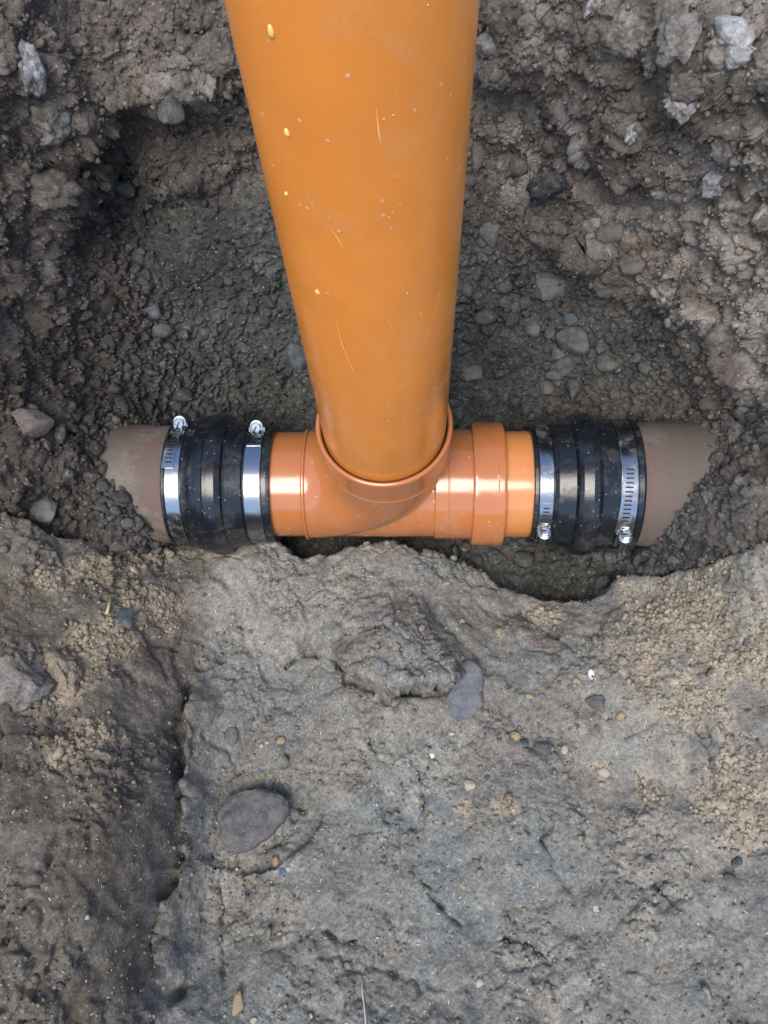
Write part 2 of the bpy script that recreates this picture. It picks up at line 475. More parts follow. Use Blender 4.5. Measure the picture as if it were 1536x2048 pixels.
# lump with a torn lower edge in the middle of the ledge
fx, fy = feat(800, 1290, -.03); zl += .030 * gauss(x, y, fx, fy, .050, .036, -.5)
scarp([(655, 1290), (690, 1345), (740, 1372), (765, 1395), (800, 1388), (850, 1380), (905, 1372), (940, 1345)], -.035, .034, .045, .0008, 1)
groove([(660, 1300), (690, 1353), (740, 1380), (765, 1402), (800, 1396), (850, 1388), (905, 1380)], -.038, .010, .005)
groove([(860, 1190), (875, 1240), (910, 1280), (960, 1330), (985, 1350)], -.045, .007, .006)
groove([(655, 1225), (690, 1262), (765, 1268), (800, 1290), (870, 1330)], -.035, .006, .0022)
groove([(795, 1300), (815, 1345), (830, 1370)], -.035, .005, .002)
# crease under the bank on the left and the cracks beside it
groove([(392, 1355), (378, 1430), (376, 1520), (374, 1600), (372, 1680), (360, 1740)], -.03, .015, .0085)
groove([(360, 1740), (340, 1780), (325, 1850), (328, 1920), (350, 1975), (380, 1995)], -.02, .015, .0080)
groove([(405, 1640), (412, 1720), (430, 1780), (438, 1860), (448, 1940), (462, 2000)], -.025, .007, .0022)
groove([(445, 1690), (480, 1745), (495, 1790)], -.03, .004, .0022)
scarp([(398, 1340), (385, 1450), (382, 1560), (380, 1650), (372, 1740), (345, 1800), (330, 1870), (335, 1940), (360, 1990)], -.03, .024, .035, .0035, 1)
# other hairline cracks
for pl in ([(370, 1310), (330, 1300), (300, 1315)], [(390, 1345), (425, 1325), (450, 1300)], [(560, 1480), (580, 1530), (600, 1550)], [(730, 1470), (760, 1520), (790, 1535)], [(1040, 1200), (1120, 1260), (1160, 1300)],
           [(1340, 1400), (1370, 1440), (1395, 1480), (1415, 1550), (1420, 1600)], [(760, 1640), (810, 1660), (850, 1650)], [(840, 1750), (870, 1800), (900, 1835), (930, 1860)], [(730, 1930), (780, 1945), (830, 1960), (845, 1990)],
           [(1110, 1640), (1080, 1680), (1110, 1720)], [(640, 1850), (680, 1880), (720, 1885)], [(830, 1530), (850, 1600), (840, 1650)], [(90, 1440), (120, 1500), (130, 1590)], [(150, 1860), (210, 1760), (230, 1650)], [(60, 1640), (110, 1720), (120, 1800)],
           [(1390, 1360), (1420, 1330), (1450, 1345)], [(560, 1330), (600, 1300), (650, 1310)], [(1000, 1880), (1060, 1890), (1100, 1930)], [(1290, 1760), (1330, 1800), (1370, 1790)]):
    groove(pl, -.025, .0062, .0023)
# hollow around the sunken stone
fx, fy = feat(520, 1640, -.035); zl -= .013 * np.exp(-3.0 * (gauss(x, y, fx, fy, .050, .036, .35) < .45).astype(float)) * sstep(.30, .55, gauss(x, y, fx, fy, .050, .036, .35)) 
groove([(490, 1572), (545, 1570), (582, 1590), (597, 1622), (588, 1652), (545, 1695), (500, 1720)], -.036, .008, .0055)
# ripples left by the spade on the right
d_, s_, f_ = polydist([(1130, 1560), (1330, 1560), (1500, 1600)], -.02); zl -= .006 * np.exp(-(d_ / .02) ** 2)
for (a, b, z_, h_, sx_, sy_, ro_) in ((640, 1480, -.04, .006, .05, .03, .4), (1050, 1580, -.03, .006, .06, .03, -.3), (1180, 1390, -.04, .007, .05, .025, -.5), (1300, 1850, -.01, .006, .06, .04, .2), (560, 1900, -.02, .006, .05, .05, .1),
                                     (700, 1130, -.045, .008, .018, .02, 0), (800, 1130, -.045, .008, .025, .02, 0), (480, 1130, -.04, .007, .05, .02, 0), (1400, 1250, 0, .010, .06, .03, .2), (150, 1250, .05, .01, .05, .03, 0),
                                     (900, 1900, -.02, -.006, .06, .04, .3), (1150, 1500, -.03, -.004, .04, .03, .0), (230, 1560, .06, .012, .03, .06, .2), (130, 1680, .09, .010, .03, .06, .3), (70, 1900, .12, .012, .04, .05, .2)):
    fx, fy = feat(a, b, z_); zl += 1.6 * h_ * gauss(x, y, fx, fy, sx_, sy_, ro_)

zl += fbm(P2, 9, 3, 19) * .012 + fbm(P2, 20, 3, 21) * .007 + np.abs(fbm(P2, 30, 3, 31)) * .004

k_edge = sstep(-.0015, .010, ed)
zbase = zl * (1 - k_edge) + np.minimum(zl, -.135) * k_edge - .004 * np.exp(-np.maximum(-ed, 0) / .004) * (1 - k_edge)

def grid_normals(U, Vv, H):
    du, dv = None, None
    dv, du = np.gradient(H, Vv, U)
    return du.ravel(), dv.ravel()

# --- ledge base
P_l = np.stack([x, y, zbase], 1)
du, dv = grid_normals(XS, YS, zbase.reshape(NY, NX)); du = np.clip(du, -3, 3); dv = np.clip(dv, -3, 3)
N_l = np.stack([-du, -dv, np.ones_like(du)], 1); N_l /= np.linalg.norm(N_l, axis=1)[:, None]
A_l = np.sqrt(1 + du * du + dv * dv) * (np.gradient(YS)[:, None] * np.gradient(XS)[None]).ravel()
# --- pit base
NV = len(VS)
UX, UV = np.meshgrid(XS, VS); ux = UX.ravel(); uv = UV.ravel()
hb = pit_f(ux, uv)
PQ = np.stack([ux, uv, np.zeros_like(ux)], 1)
def pipe_cut(h, r, soft):
    wx = sstep(-.240, -.225, ux) * sstep(.275, .258, ux)
    lim_ = -np.sqrt(np.maximum(r * r - uv * uv, 0))
    return np.where(np.abs(uv) < r, np.minimum(h, h * (1 - wx) + lim_ * wx), h)
def spot2(px, py, z, amp, rx, rv, rot=0.0):
    """a lump (or hollow) on the wall"""
    global hb
    q = at(px, py, z); v0, _ = to_vh(q[1], q[2]); hb = hb + amp * gauss(ux, uv, q[0], v0, rx, rv, rot)
def lip2(pts, h, width, up=1, soft=.0016):
    """an overhanging edge across the wall: the upper side stands proud, the ground right under it is eaten away"""
    global hb, x, y
    Q = [at(*p) for p in pts]; Q = np.array([(q[0], to_vh(q[1], q[2])[0]) for q in Q])
    best = np.full(len(ux), 9.0); side = np.zeros(len(ux)); frac = np.zeros(len(ux)); n = len(Q) - 1
    for k in range(n):
        a, b = Q[k], Q[k + 1]; d = b - a; L2 = d.dot(d); t = np.clip(((ux - a[0]) * d[0] + (uv - a[1]) * d[1]) / L2, 0, 1)
        rx = ux - a[0] - t * d[0]; ry = uv - a[1] - t * d[1]; q = np.hypot(rx, ry); c = q < best
        best = np.where(c, q, best); side = np.where(c, np.sign(d[0] * ry - d[1] * rx), side); frac = np.where(c, (k + t) / n, frac)
    PW = np.stack([ux, uv, 0 * ux], 1)
    sd = best * side * up + fbm(PW, 45, 3, 5) * .010 + fbm(PW, 130, 2, 6) * .003
    fade = sstep(0, .15, frac) * sstep(1, .85, frac) * (.6 + .8 * (fbm(PW, 20, 2, 7) * .5 + .5))
    h = h * 2.0; hb = hb + h * fade * sstep(-soft, soft, sd) * np.exp(-np.maximum(sd, 0) / width) - .6 * h * fade * np.exp(-np.maximum(-sd, 0) / .012) * (sd < 0).astype(float)
spot2(70, 230, .24, .028, .05, .04); spot2(95, 380, .17, .044, .040, .036); spot2(60, 560, .15, .014, .03, .025); spot2(60, 120, .27, .012, .04, .03); spot2(230, 390, .11, -.050, .036, .045); spot2(150, 560, .11, -.014, .02, .03); spot2(170, 700, .07, -.012, .02, .03); spot2(190, 300, .17, -.012, .03, .03)
spot2(430, 110, .235, .018, .05, .025, -.3); spot2(1000, 100, .25, .016, .05, .03); spot2(1260, 100, .28, .018, .05, .03); spot2(1380, 150, .31, .020, .04, .03); spot2(1220, 330, .20, .016, .06, .03, .4); spot2(1450, 330, .26, .018, .03, .05)
spot2(130, 1000, .085, -.018, .03, .02); spot2(20, 1020, .11, -.01, .03, .02)
lip2([(500, 165, .21), (430, 205, .18), (340, 240, .165), (270, 262, .155), (210, 310, .13), (175, 360, .125), (165, 430, .12), (140, 480, .12), (100, 500, .14)], .026, .035, -1)
lip2([(930, 165, .21), (1000, 182, .205), (1060, 200, .20), (1120, 235, .195), (1190, 300, .19), (1230, 330, .2)], .024, .035, 1)
lip2([(1050, 430, .10), (1110, 500, .09), (1180, 508, .10), (1230, 480, .12), (1290, 425, .16), (1370, 405, .18), (1450, 420, .2)], .018, .03, 1)
lip2([(940, 300, .14), (1010, 325, .14), (1060, 345, .14), (1110, 420, .12)], .014, .03, 1)
lip2([(250, 410, .09), (330, 395, .11), (400, 380, .12), (460, 355, .13), (520, 330, .14)], .013, .025, 1)
lip2([(1180, 560, .06), (1260, 580, .08), (1330, 640, .08), (1420, 700, .09), (1500, 760, .11)], .012, .03, 1)
lip2([(1290, 130, .30), (1310, 170, .29), (1340, 235, .26), (1400, 240, .27), (1470, 200, .31)], .020, .03, 1)
lip2([(0, 560, .16), (60, 590, .14), (110, 640, .11), (130, 720, .08)], .012, .03, 1)
for _ in range(14):                              # steep faces slump
    H_ = hb.reshape(NV, NX); dv_, du_ = np.gradient(H_, VS, XS); st = np.maximum(np.abs(dv_), np.abs(du_))
    st = np.maximum.reduce([st, np.roll(st, 2, 0), np.roll(st, -2, 0), np.roll(st, 2, 1), np.roll(st, -2, 1)])
    B_ = H_.copy(); B_[2:-2, 2:-2] = (H_[:-4, 2:-2] + H_[4:, 2:-2] + H_[2:-2, :-4] + H_[2:-2, 4:] + H_[1:-3, 2:-2] + H_[3:-1, 2:-2] + H_[2:-2, 1:-3] + H_[2:-2, 3:-1]) / 8
    k_ = sstep(1.2, 2.2, st); hb = (H_ * (1 - k_) + B_ * k_).ravel()
hb = pipe_cut(hb, .088, 0)
yy, zz = from_vh(uv, hb)
P_p = np.stack([ux, yy, zz], 1)
du, dv = grid_normals(XS, VS, hb.reshape(NV, NX)); du = np.clip(du, -2.5, 2.5); dv = np.clip(dv, -2.5, 2.5)
nx_, nv_, nh_ = -du, -dv, np.ones_like(du); ny_, nz_ = from_vh(nv_, nh_)
N_p = np.stack([nx_, ny_, nz_], 1); N_p /= np.linalg.norm(N_p, axis=1)[:, None]
A_p = np.sqrt(1 + du * du + dv * dv) * (np.gradient(VS)[:, None] * np.gradient(XS)[None]).ravel()

nl = len(P_l)
P = np.concatenate([P_l, P_p]); N = np.concatenate([N_l, N_p]); area = np.concatenate([A_l, A_p])
x, y = P[:, 0], P[:, 1]
on_ledge = np.zeros(len(P)); on_ledge[:nl] = 1.0
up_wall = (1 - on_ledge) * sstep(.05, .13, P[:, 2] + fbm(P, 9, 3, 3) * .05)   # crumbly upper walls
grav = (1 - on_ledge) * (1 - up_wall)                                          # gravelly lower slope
left_bank = on_ledge * sstep(-.17, -.21, x + fbm(P, 25, 2, 8) * .02)

warp = np.stack([vnoise(P, 50, 61), vnoise(P, 50, 62), vnoise(P, 50, 63)], 1) * .006
warp2 = np.stack([vnoise(P, 160, 64), vnoise(P, 160, 65), vnoise(P, 160, 66)], 1) * .0022
Pw = P + warp + warp2
def pack(s, seed, sharp=.32):
    a, b, i = worley(Pw, s, seed); return sstep(0, sharp, b - a) * (.45 + .55 * i), i
def dome(s, seed):
    a, b, i = worley(Pw, s, seed); return np.sqrt(np.clip(1 - (a / .85) ** 2, 0, 1)) * (.25 + .75 * i), i

w25, i25 = pack(24, 100, .22); w40, i40 = pack(42, 101); w90, i90 = pack(88, 102); w190, i190 = pack(190, 103)
d18, j18 = dome(17, 111); d40, j40 = dome(46, 112); d100, j100 = dome(110, 113)
big = fbm(P, 13, 4, 41); mid = fbm(P, 36, 4, 51); fin = fbm(P, 130, 4, 71, .6)
patch = sstep(-.15, .35, fbm(P, 18, 3, 81))                                     # where crumbs loosen
shelf = fbm(P * np.array([.40, 1.2, 1.5]), 26, 4, 91)
ridge = 1 - np.abs(fbm(P, 22, 3, 95)) * 3
disp = grav * (big * .008 + mid * .004 + (w40 - .4) * .0100 * (.4 + .6 * patch) + (w90 - .4) * .0080 + (w190 - .4) * .0036 + fin * .0018)
disp += up_wall * (big * .020 + shelf * .014 + (d18 - .3) * .024 + (d40 - .3) * .012 * (.5 + patch) + (d100 - .3) * .0062 * (.6 + .6 * patch) + (w190 - .4) * .0030 + fin * .0045)
led_rough = (.15 + .95 * patch) * (1 + .7 * left_bank)
disp += on_ledge * (mid * .0060 + (w25 - .5) * .0042 * sstep(-.1, .3, fbm(P, 12, 2, 85)) + (d40 - .3) * .0036 * led_rough + (w90 - .5) * .0022 * led_rough + (d100 - .3) * .0022 * led_rough + (w190 - .4) * .0012 * (.15 + patch) + fin * (.0008 + .0014 * patch))
frame_fade = sstep(.0, .10, np.minimum.reduce([.66 + x, .68 - x, .68 + y, .72 - y]))
disp *= frame_fade
PD = P + N * disp[:, None]
v_, h_ = to_vh(PD[nl:, 1], PD[nl:, 2])
wx = sstep(-.232, -.224, ux) * sstep(.266, .256, ux)
lim_ = -np.sqrt(np.maximum(.0765 ** 2 - v_ * v_, 0))
h_ = np.where((np.abs(v_) < .0765) & (wx > 0), np.minimum(h_, h_ * (1 - wx) + lim_ * wx), h_)
PD[nl:, 1], PD[nl:, 2] = from_vh(v_, h_)

# ---- colour of the earth: pit darker than the ledge, darkest low on its left
def col(c): return np.array(c, dtype=np.float32)[None, :]
cn1 = fbm(P, 8, 4, 201); cn2 = fbm(P, 22, 4, 211); cn3 = fbm(P, 70, 4, 221)
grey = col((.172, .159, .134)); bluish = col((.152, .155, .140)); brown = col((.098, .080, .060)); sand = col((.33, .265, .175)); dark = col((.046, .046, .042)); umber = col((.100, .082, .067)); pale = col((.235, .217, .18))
led_c = mix(grey, bluish, np.clip(sstep(-.10, .35, cn2) + .22 * sstep(-.22, -.38, y + .04 * cn1), 0, 1)[:, None])
led_c = mix(led_c, pale, (sstep(.0, .4, cn1 + .5 * cn3) * .6)[:, None])
led_c = mix(led_c, brown, (np.clip(left_bank * (.75 + .5 * cn2), 0, 1))[:, None])
def blob(px, py, z, r):
    a, b = unproj(px, py, z); return np.exp(-((x - a) ** 2 + (y - b) ** 2) / (r * r))
sand_m = np.zeros(len(x))
for a in ((1380, 1250, 0, .06), (1500, 1330, .02, .06), (1300, 1290, -.02, .045), (1090, 1225, -.06, .025), (1420, 1400, 0, .05), (1480, 1600, .01, .05), (1300, 1590, -.02, .020), (1200, 1545, -.03, .018), (180, 1160, .04, .04), (300, 1220, .0, .04), (280, 1120, .01, .025), (120, 1370, .07, .03), (230, 1290, .03, .03), (200, 1480, .06, .03), (1010, 1610, -.03, .015), (930, 1620, -.03, .012), (1270, 1340, -.03, .035)):
    sand_m = np.maximum(sand_m, blob(*a))
sand_m = sstep(.30, .95, sand_m + .5 * cn2 + .5 * cn3)
led_c = mix(led_c, sand, (sand_m * .55)[:, None])
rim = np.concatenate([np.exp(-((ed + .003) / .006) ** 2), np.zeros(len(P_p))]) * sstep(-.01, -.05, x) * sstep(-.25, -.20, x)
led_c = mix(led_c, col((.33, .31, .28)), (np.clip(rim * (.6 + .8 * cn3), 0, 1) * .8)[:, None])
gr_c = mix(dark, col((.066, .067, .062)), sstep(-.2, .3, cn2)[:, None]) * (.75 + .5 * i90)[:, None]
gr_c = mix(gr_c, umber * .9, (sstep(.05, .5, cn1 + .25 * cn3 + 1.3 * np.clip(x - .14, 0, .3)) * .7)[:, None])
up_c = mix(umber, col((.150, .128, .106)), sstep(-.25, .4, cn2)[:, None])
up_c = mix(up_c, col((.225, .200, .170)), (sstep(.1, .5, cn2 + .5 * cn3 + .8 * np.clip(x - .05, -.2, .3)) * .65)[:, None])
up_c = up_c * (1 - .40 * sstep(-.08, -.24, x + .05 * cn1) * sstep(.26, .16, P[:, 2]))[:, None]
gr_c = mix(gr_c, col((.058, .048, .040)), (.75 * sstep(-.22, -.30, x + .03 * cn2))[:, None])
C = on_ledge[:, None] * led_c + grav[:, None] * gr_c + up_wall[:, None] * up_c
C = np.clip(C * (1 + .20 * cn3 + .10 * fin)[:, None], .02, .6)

def quad_grid(nr, nc, off):
    idx = np.arange(nr * nc).reshape(nr, nc) + off
    return np.stack([idx[:-1, :-1], idx[:-1, 1:], idx[1:, 1:], idx[1:, :-1]], -1).reshape(-1, 4)
ql = quad_grid(NY, NX, 0); qp = quad_grid(NV, NX, nl)
edp = PD[:, 1] - ledge_edge(PD[:, 0])
ql = ql[ed[ql].mean(1) < .016]
kp = (edp[qp].max(1) > -.016)
qp = qp[kp]
def sub_mesh(name, q):
    u, inv = np.unique(q.ravel(), return_inverse=True)
    me = np_mesh(name, PD[u], inv.reshape(-1, 4)); set_color(me, C[u]); return me
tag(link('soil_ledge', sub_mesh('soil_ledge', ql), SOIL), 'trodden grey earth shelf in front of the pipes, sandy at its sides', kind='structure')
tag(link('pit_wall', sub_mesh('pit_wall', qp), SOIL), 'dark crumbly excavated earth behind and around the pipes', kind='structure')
used = np.zeros(len(P), bool); used[ql.ravel()] = True; used[qp.ravel()] = True
used[:nl] &= ed < .002

# final surface normals (for placing things)
def fin_normals(Q, nr, nc):
    G = Q.reshape(nr, nc, 3); n = np.cross(np.gradient(G, axis=1), np.gradient(G, axis=0)).reshape(-1, 3)
    return n / np.maximum(np.linalg.norm(n, axis=1), 1e-12)[:, None]
NG = np.concatenate([fin_normals(PD[:nl], NY, NX), fin_normals(PD[nl:], NV, NX)])
spx, spy, spz = project(PD)

# ---- the ground beyond the excavation
gx = np.concatenate([-np.geomspace(60, .70, 26), np.linspace(-.65, .67, 34), np.geomspace(.71, 60, 26)])
gy = np.concatenate([-np.geomspace(60, .72, 26), np.linspace(-.67, .70, 34), np.geomspace(.74, 60, 26)])
GGX, GGY = np.meshgrid(gx, gy); gxr, gyr = GGX.ravel(), GGY.ravel()
cx_ = np.clip(gxr, -.65, .67); cy_ = np.clip(gyr, -.67, .70)
bz = np.zeros(len(gxr)); border = np.where((np.abs(x - .01) > .62) | (y < -.62) | (y > .55))[0]; border = border[used[border]]
uq = {}
for k_ in range(len(gxr)):
    key = (round(float(cx_[k_]), 3), round(float(cy_[k_]), 3))
    if key not in uq:
        d2 = (x[border] - key[0]) ** 2 + (y[border] - key[1]) ** 2; uq[key] = PD[border[d2.argmin()], 2]
    bz[k_] = uq[key]
dist = np.sqrt((gxr - cx_) ** 2 + (gyr - cy_) ** 2)
Pg = np.stack([gxr, gyr, np.zeros_like(gxr)], 1)
zfar = mix(bz - .006, .36 + .02 * fbm(Pg, 1.1, 3, 77), sstep(0, 1.1, dist))
VG = np.stack([gxr, gyr, zfar], 1)
gq = quad_grid(len(gy), len(gx), 0)
ctr = VG[gq].mean(1)
keep = ~((ctr[:, 0] > -.65) & (ctr[:, 0] < .67) & (ctr[:, 1] > -.67) & (ctr[:, 1] < .70))
gm = np_mesh('ground', VG, gq[keep]); set_color(gm, np.tile(np.array([[.15, .13, .105]], np.float32), (len(VG), 1)))
tag(link('ground', gm, SOIL), kind='structure')

# ------------------------------------------------------------------ loose crumbs, grit and shavings (uncountable)
def ico(sub):
    import bmesh
    b = bmesh.new(); bmesh.ops.create_icosphere(b, subdivisions=sub, radius=1.0)
    V = np.array([v.co[:] for v in b.verts]); Fc = np.array([[v.index for v in f.verts] for f in b.faces]); b.free(); return V, Fc
ICO1, ICO2, ICO3, ICO4, ICO5 = ico(1), ico(2), ico(3), ico(4), ico(5)

def rock_verts(V, seed, flat=(1, 1, 1), rough=.28, cuts=7):
    rg = np.random.default_rng(seed)
    d = V.copy()
    for _ in range(cuts):                                   # chop flat facets
        n = rg.normal(size=3); n /= np.linalg.norm(n); c = rg.uniform(.40, .86)
        s = d @ n; d = d - np.maximum(s - c, 0)[:, None] * n[None] * .9
    d = d * (1 + rough * fbm(V + seed * 1.7, 1.3, 3, seed % 97))[:, None]
    return d * np.array(flat)

def scatter(name, n, weight, size, mesh, label, color_fn, seed, sink=.25, flat=(.6, 1.0)):
    rg = np.random.default_rng(seed)
    w = weight / weight.sum(); pick = rg.choice(len(w), n, p=w)
    V0, F0 = mesh
    shapes = [rock_verts(V0, 1000 + seed + k, (1, 1, 1), .34, 11) for k in range(14)]
    sz = size(rg, n)
    a = rg.uniform(0, 2 * np.pi, n); ax = NG[pick] + rg.normal(size=(n, 3)) * .35; ax /= np.linalg.norm(ax, axis=1)[:, None]
    t = np.cross(ax, rg.normal(size=(n, 3))); t /= np.linalg.norm(t, axis=1)[:, None]; b = np.cross(ax, t)
    fl = rg.uniform(flat[0], flat[1], n); el = rg.uniform(.75, 1.25, n)
    nv, nf = len(V0), len(F0)
    allV = np.empty((n, nv, 3), np.float32); sel = rg.integers(0, 14, n)
    S = np.stack(shapes)[sel]
    allV = (S[:, :, :1] * (t * (sz * el)[:, None])[:, None] + S[:, :, 1:2] * (b * sz[:, None])[:, None] + S[:, :, 2:3] * (ax * (sz * fl)[:, None])[:, None])
    allV += (PD[pick] + NG[pick] * (sz * fl * (1 - 2 * sink) * .8)[:, None])[:, None]
    Fa = (F0[None] + (np.arange(n) * nv)[:, None, None]).reshape(-1, 3)
    me = np_mesh(name, allV.reshape(-1, 3), Fa)
    set_color(me, np.repeat(color_fn(rg, pick), nv, axis=0))
    o = link(name, me, SOIL, smooth=False); tag(o, label, kind='stuff'); return o

inview = ((spx > -120) & (spx < 1660) & (spy > -120) & (spy < 2170)).astype(float)
rad = np.sqrt(PD[:, 1] ** 2 + PD[:, 2] ** 2)
clear = 1.0 - ((rad < .085) & (PD[:, 0] > -.235) & (PD[:, 0] < .275)).astype(float)
W = inview * area * clear * used
def c_gravel(rg, pick):
    c = C[pick] * rg.uniform(.85, 1.25, len(pick))[:, None]
    blue = rg.random(len(pick)) < .18; c[blue] *= np.array([.95, 1.12, 1.18]); return np.clip(c, .02, .5)
def c_same(rg, pick): return np.clip(C[pick] * rg.uniform(.82, 1.25, len(pick))[:, None], .02, .5)
def c_grit(rg, pick):
    pal = np.array([[.34, .26, .15], [.40, .36, .28], [.22, .215, .20], [.12, .125, .14], [.30, .22, .16], [.16, .15, .14], [.45, .43, .40]])
    return pal[rg.choice(7, len(pick), p=[.14, .12, .25, .17, .08, .2, .04])] * rg.uniform(.5, .85, len(pick))[:, None]
scatter('gravel', 2400, W * (grav + .02 * up_wall) * (.25 + patch), lambda rg, n: np.clip(rg.lognormal(-5.75, .62, n), .0012, .013), ICO2, 'loose dark gravel and crumbs on the slope behind the pipes', c_gravel, 5, .42)
scatter('soil_crumbs', 8000, W * (up_wall * (.4 + patch) + on_ledge * .12 * patch), lambda rg, n: np.clip(rg.lognormal(-6.25, .5, n), .0010, .007), ICO1, 'small soil crumbs clinging to the pit walls', c_same, 6, .2)
scatter('grit', 6500, W * on_ledge * (.3 + patch + 1.5 * sand_m), lambda rg, n: np.clip(rg.lognormal(-6.75, .42, n), .0006, .0034), ICO1, 'fine mixed grit trodden into the earth shelf', c_grit, 8, .35)

scatter('sandy_crumbs', 2600, W * on_ledge * (sand_m ** 1.5 + .06 * patch), lambda rg, n: np.clip(rg.lognormal(-6.15, .45, n), .0010, .0048), ICO1, 'small sandy crumbs and stones on the dry sides of the shelf', c_same, 18, .38)
near_pipe = np.exp(-((np.hypot(PD[:, 1], PD[:, 2]) - .066) / .010) ** 2) * ((PD[:, 0] < -.225) | (PD[:, 0] > .258)) * (PD[:, 2] > -.03)
scatter('buried_edge_crumbs', 1500, inview * area * used * near_pipe, lambda rg, n: np.clip(rg.lognormal(-6.0, .6, n), .0009, .0075), ICO2, 'loose crumbs where the clay pipes run into the soil', c_same, 15, .3)

# pale fibre-like shavings that glint on the shelf
def shavings(n, seed):
    rg = np.random.default_rng(seed); w = W * (on_ledge * (.3 + np.exp(-((x - .02) / .16) ** 2)) + .03 * grav); pick = rg.choice(len(w), n, p=w / w.sum())
    L = rg.uniform(.0006, .0018, n); Wd = rg.uniform(.00020, .00036, n)
    nn = NG[pick]; t = np.cross(nn, rg.normal(size=(n, 3))); t /= np.linalg.norm(t, axis=1)[:, None]; b = np.cross(nn, t)
    c = PD[pick] + nn * .0007; V = []
    for s1, s2, s3 in ((-1, -1, 0), (-1, 1, 0), (0, -1, .5), (0, 1, .5), (1, -1, .1), (1, 1, .1), (0, 0, -.5)):
        V.append(c + t * (L * s1)[:, None] + b * (Wd * s2)[:, None] + nn * (.0006 * s3) + b * (L * .25 * (abs(s1)))[:, None])
    V = np.stack(V, 1).reshape(-1, 3); o7 = (np.arange(n) * 7)[:, None, None]
    Fa = (np.array([[0, 2, 3], [0, 3, 1], [2, 4, 5], [2, 5, 3], [0, 6, 2], [1, 3, 6], [2, 6, 4], [3, 5, 6]])[None] + o7).reshape(-1, 3)
    return np_mesh('shavings', V, Fa)
SHAV = NT('pale_shaving').out((.55, .51, .44), .5)
tag(link('shavings', shavings(750, 12), SHAV, smooth=False), 'tiny pale shavings sprinkled over the earth shelf', kind='stuff')

# ------------------------------------------------------------------ pipework
# upright pipe
o = link('upright_pipe', lathe([(.80, .0518), (.075, .0518), (.075, .0550), (.7965, .0550), (.80, .0540), (.80, .0518)], 160, 'Z'), PVC_RISER)
tag(o, 'tall orange plastic pipe rising from the tee towards the viewer', 'pipe')
upright = o
SCR = NT('scratch_mark').out((.78, .40, .15), .5)
def scratch(pts, w):
    """thin raised scuff on the upright pipe: list of (angle in degrees from the front, positive to the right, height)"""
    V, Fs = [], []
    for k, (a, z) in enumerate(pts):
        a0, a1 = pts[max(0, k - 1)], pts[min(len(pts) - 1, k + 1)]
        ww = w * (1 if 0 < k < len(pts) - 1 else .2)
        dv = Vector((math.radians(a1[0] - a0[0]) * .055, a1[1] - a0[1])); dv.normalize(); nrm = Vector((-dv.y, dv.x)) * ww
        for sgn, r in ((-1, .05495), (0, .05512), (1, .05495)):
            th = math.radians(a) + sgn * nrm.x / .055; V.append((r * math.sin(th), -r * math.cos(th), z + sgn * nrm.y))
    for k in range(len(pts) - 1):
        b = 3 * k; Fs += [(b, b + 1, b + 4, b + 3), (b + 1, b + 2, b + 5, b + 4)]
    return V, Fs
def on_pipe(px, py, r=.055):
    """angle and height of the point of the upright pipe seen at a photo pixel"""
    d = W2C.T @ np.array([(px - 768) / F, (py - 1024) / F, 1.0]); o_ = CAM
    A_ = d[0] ** 2 + d[1] ** 2; B_ = o_[0] * d[0] + o_[1] * d[1]; C_ = o_[0] ** 2 + o_[1] ** 2 - r * r
    D_ = max(B_ * B_ - A_ * C_, 0); s = (-B_ - math.sqrt(D_)) / A_; p = o_ + s * d
    return math.degrees(math.atan2(p[0], -p[1])), p[2]
for pl, w in (([(672, 640), (684, 690), (705, 740), (733, 778)], .00030), ([(660, 455), (676, 478), (690, 502)], .00045), ([(752, 215), (757, 262), (763, 290)], .0005), ([(664, 810), (682, 826)], .0007), ([(785, 678), (812, 696)], .0005),
              ([(922, 330), (910, 372)], .0003), ([(880, 585), (866, 640)], .0003), ([(700, 815), (745, 860), (780, 885)], .00025), ([(776, 640), (788, 660)], .0007)):
    link('scratch', join_meshes([scratch([on_pipe(a, b) for a, b in pl], w)]), SCR, upright)
DROP = NT('mud_droplet').out((.74, .46, .15), .3)
SPECK = NT('dried_speck').out((.72, .40, .14), .5)
def blob_on_pipe(px, py, w, h, t, mat, name):
    a, z = on_pipe(px, py); th = math.radians(a); V = ICO2[0].copy(); V = V * (1 + .12 * fbm(V + px, 1.5, 2, 3))[:, None]
    n = np.array([math.sin(th), -math.cos(th), 0]); u = np.array([math.cos(th), math.sin(th), 0])
    taper = 1 - .25 * V[:, 2]
    Vw = (u[None] * (V[:, :1] * w * taper[:, None]) + np.array([[0, 0, 1]]) * (V[:, 2:] * h) + n[None] * (V[:, 1:2] * t))
    me = np_mesh(name, Vw, ICO2[1]); o = link(name, me, mat); o.location = n * .0551 + np.array([0, 0, z]); return o
for (px, py, lab) in ((542, 62, 'topmost yellowish droplet stuck on the upright pipe'), (574, 265, 'second yellowish droplet down the left of the upright pipe'), (573, 387, 'smallest droplet, below the midway one on the upright pipe'), (635, 584, 'lowest and roundest yellowish droplet on the upright pipe')):
    big_ = .0016 if py != 387 else .0010
    tag(blob_on_pipe(px, py, big_, big_ * (2.0 if py < 100 else 1.6), .0010, DROP, 'droplet'), lab, 'droplet', 'droplets on the upright pipe')
for (px, py) in ((856, 10), (787, 230), (768, 238), (795, 352), (800, 408), (786, 425), (778, 435), (783, 455), (815, 587), (720, 905)):
    r_ = random.uniform(.0003, .0006)
    o = blob_on_pipe(px, py, r_, r_ * random.uniform(1, 1.8), .0003, SPECK, 'dried_speck'); o.parent = upright

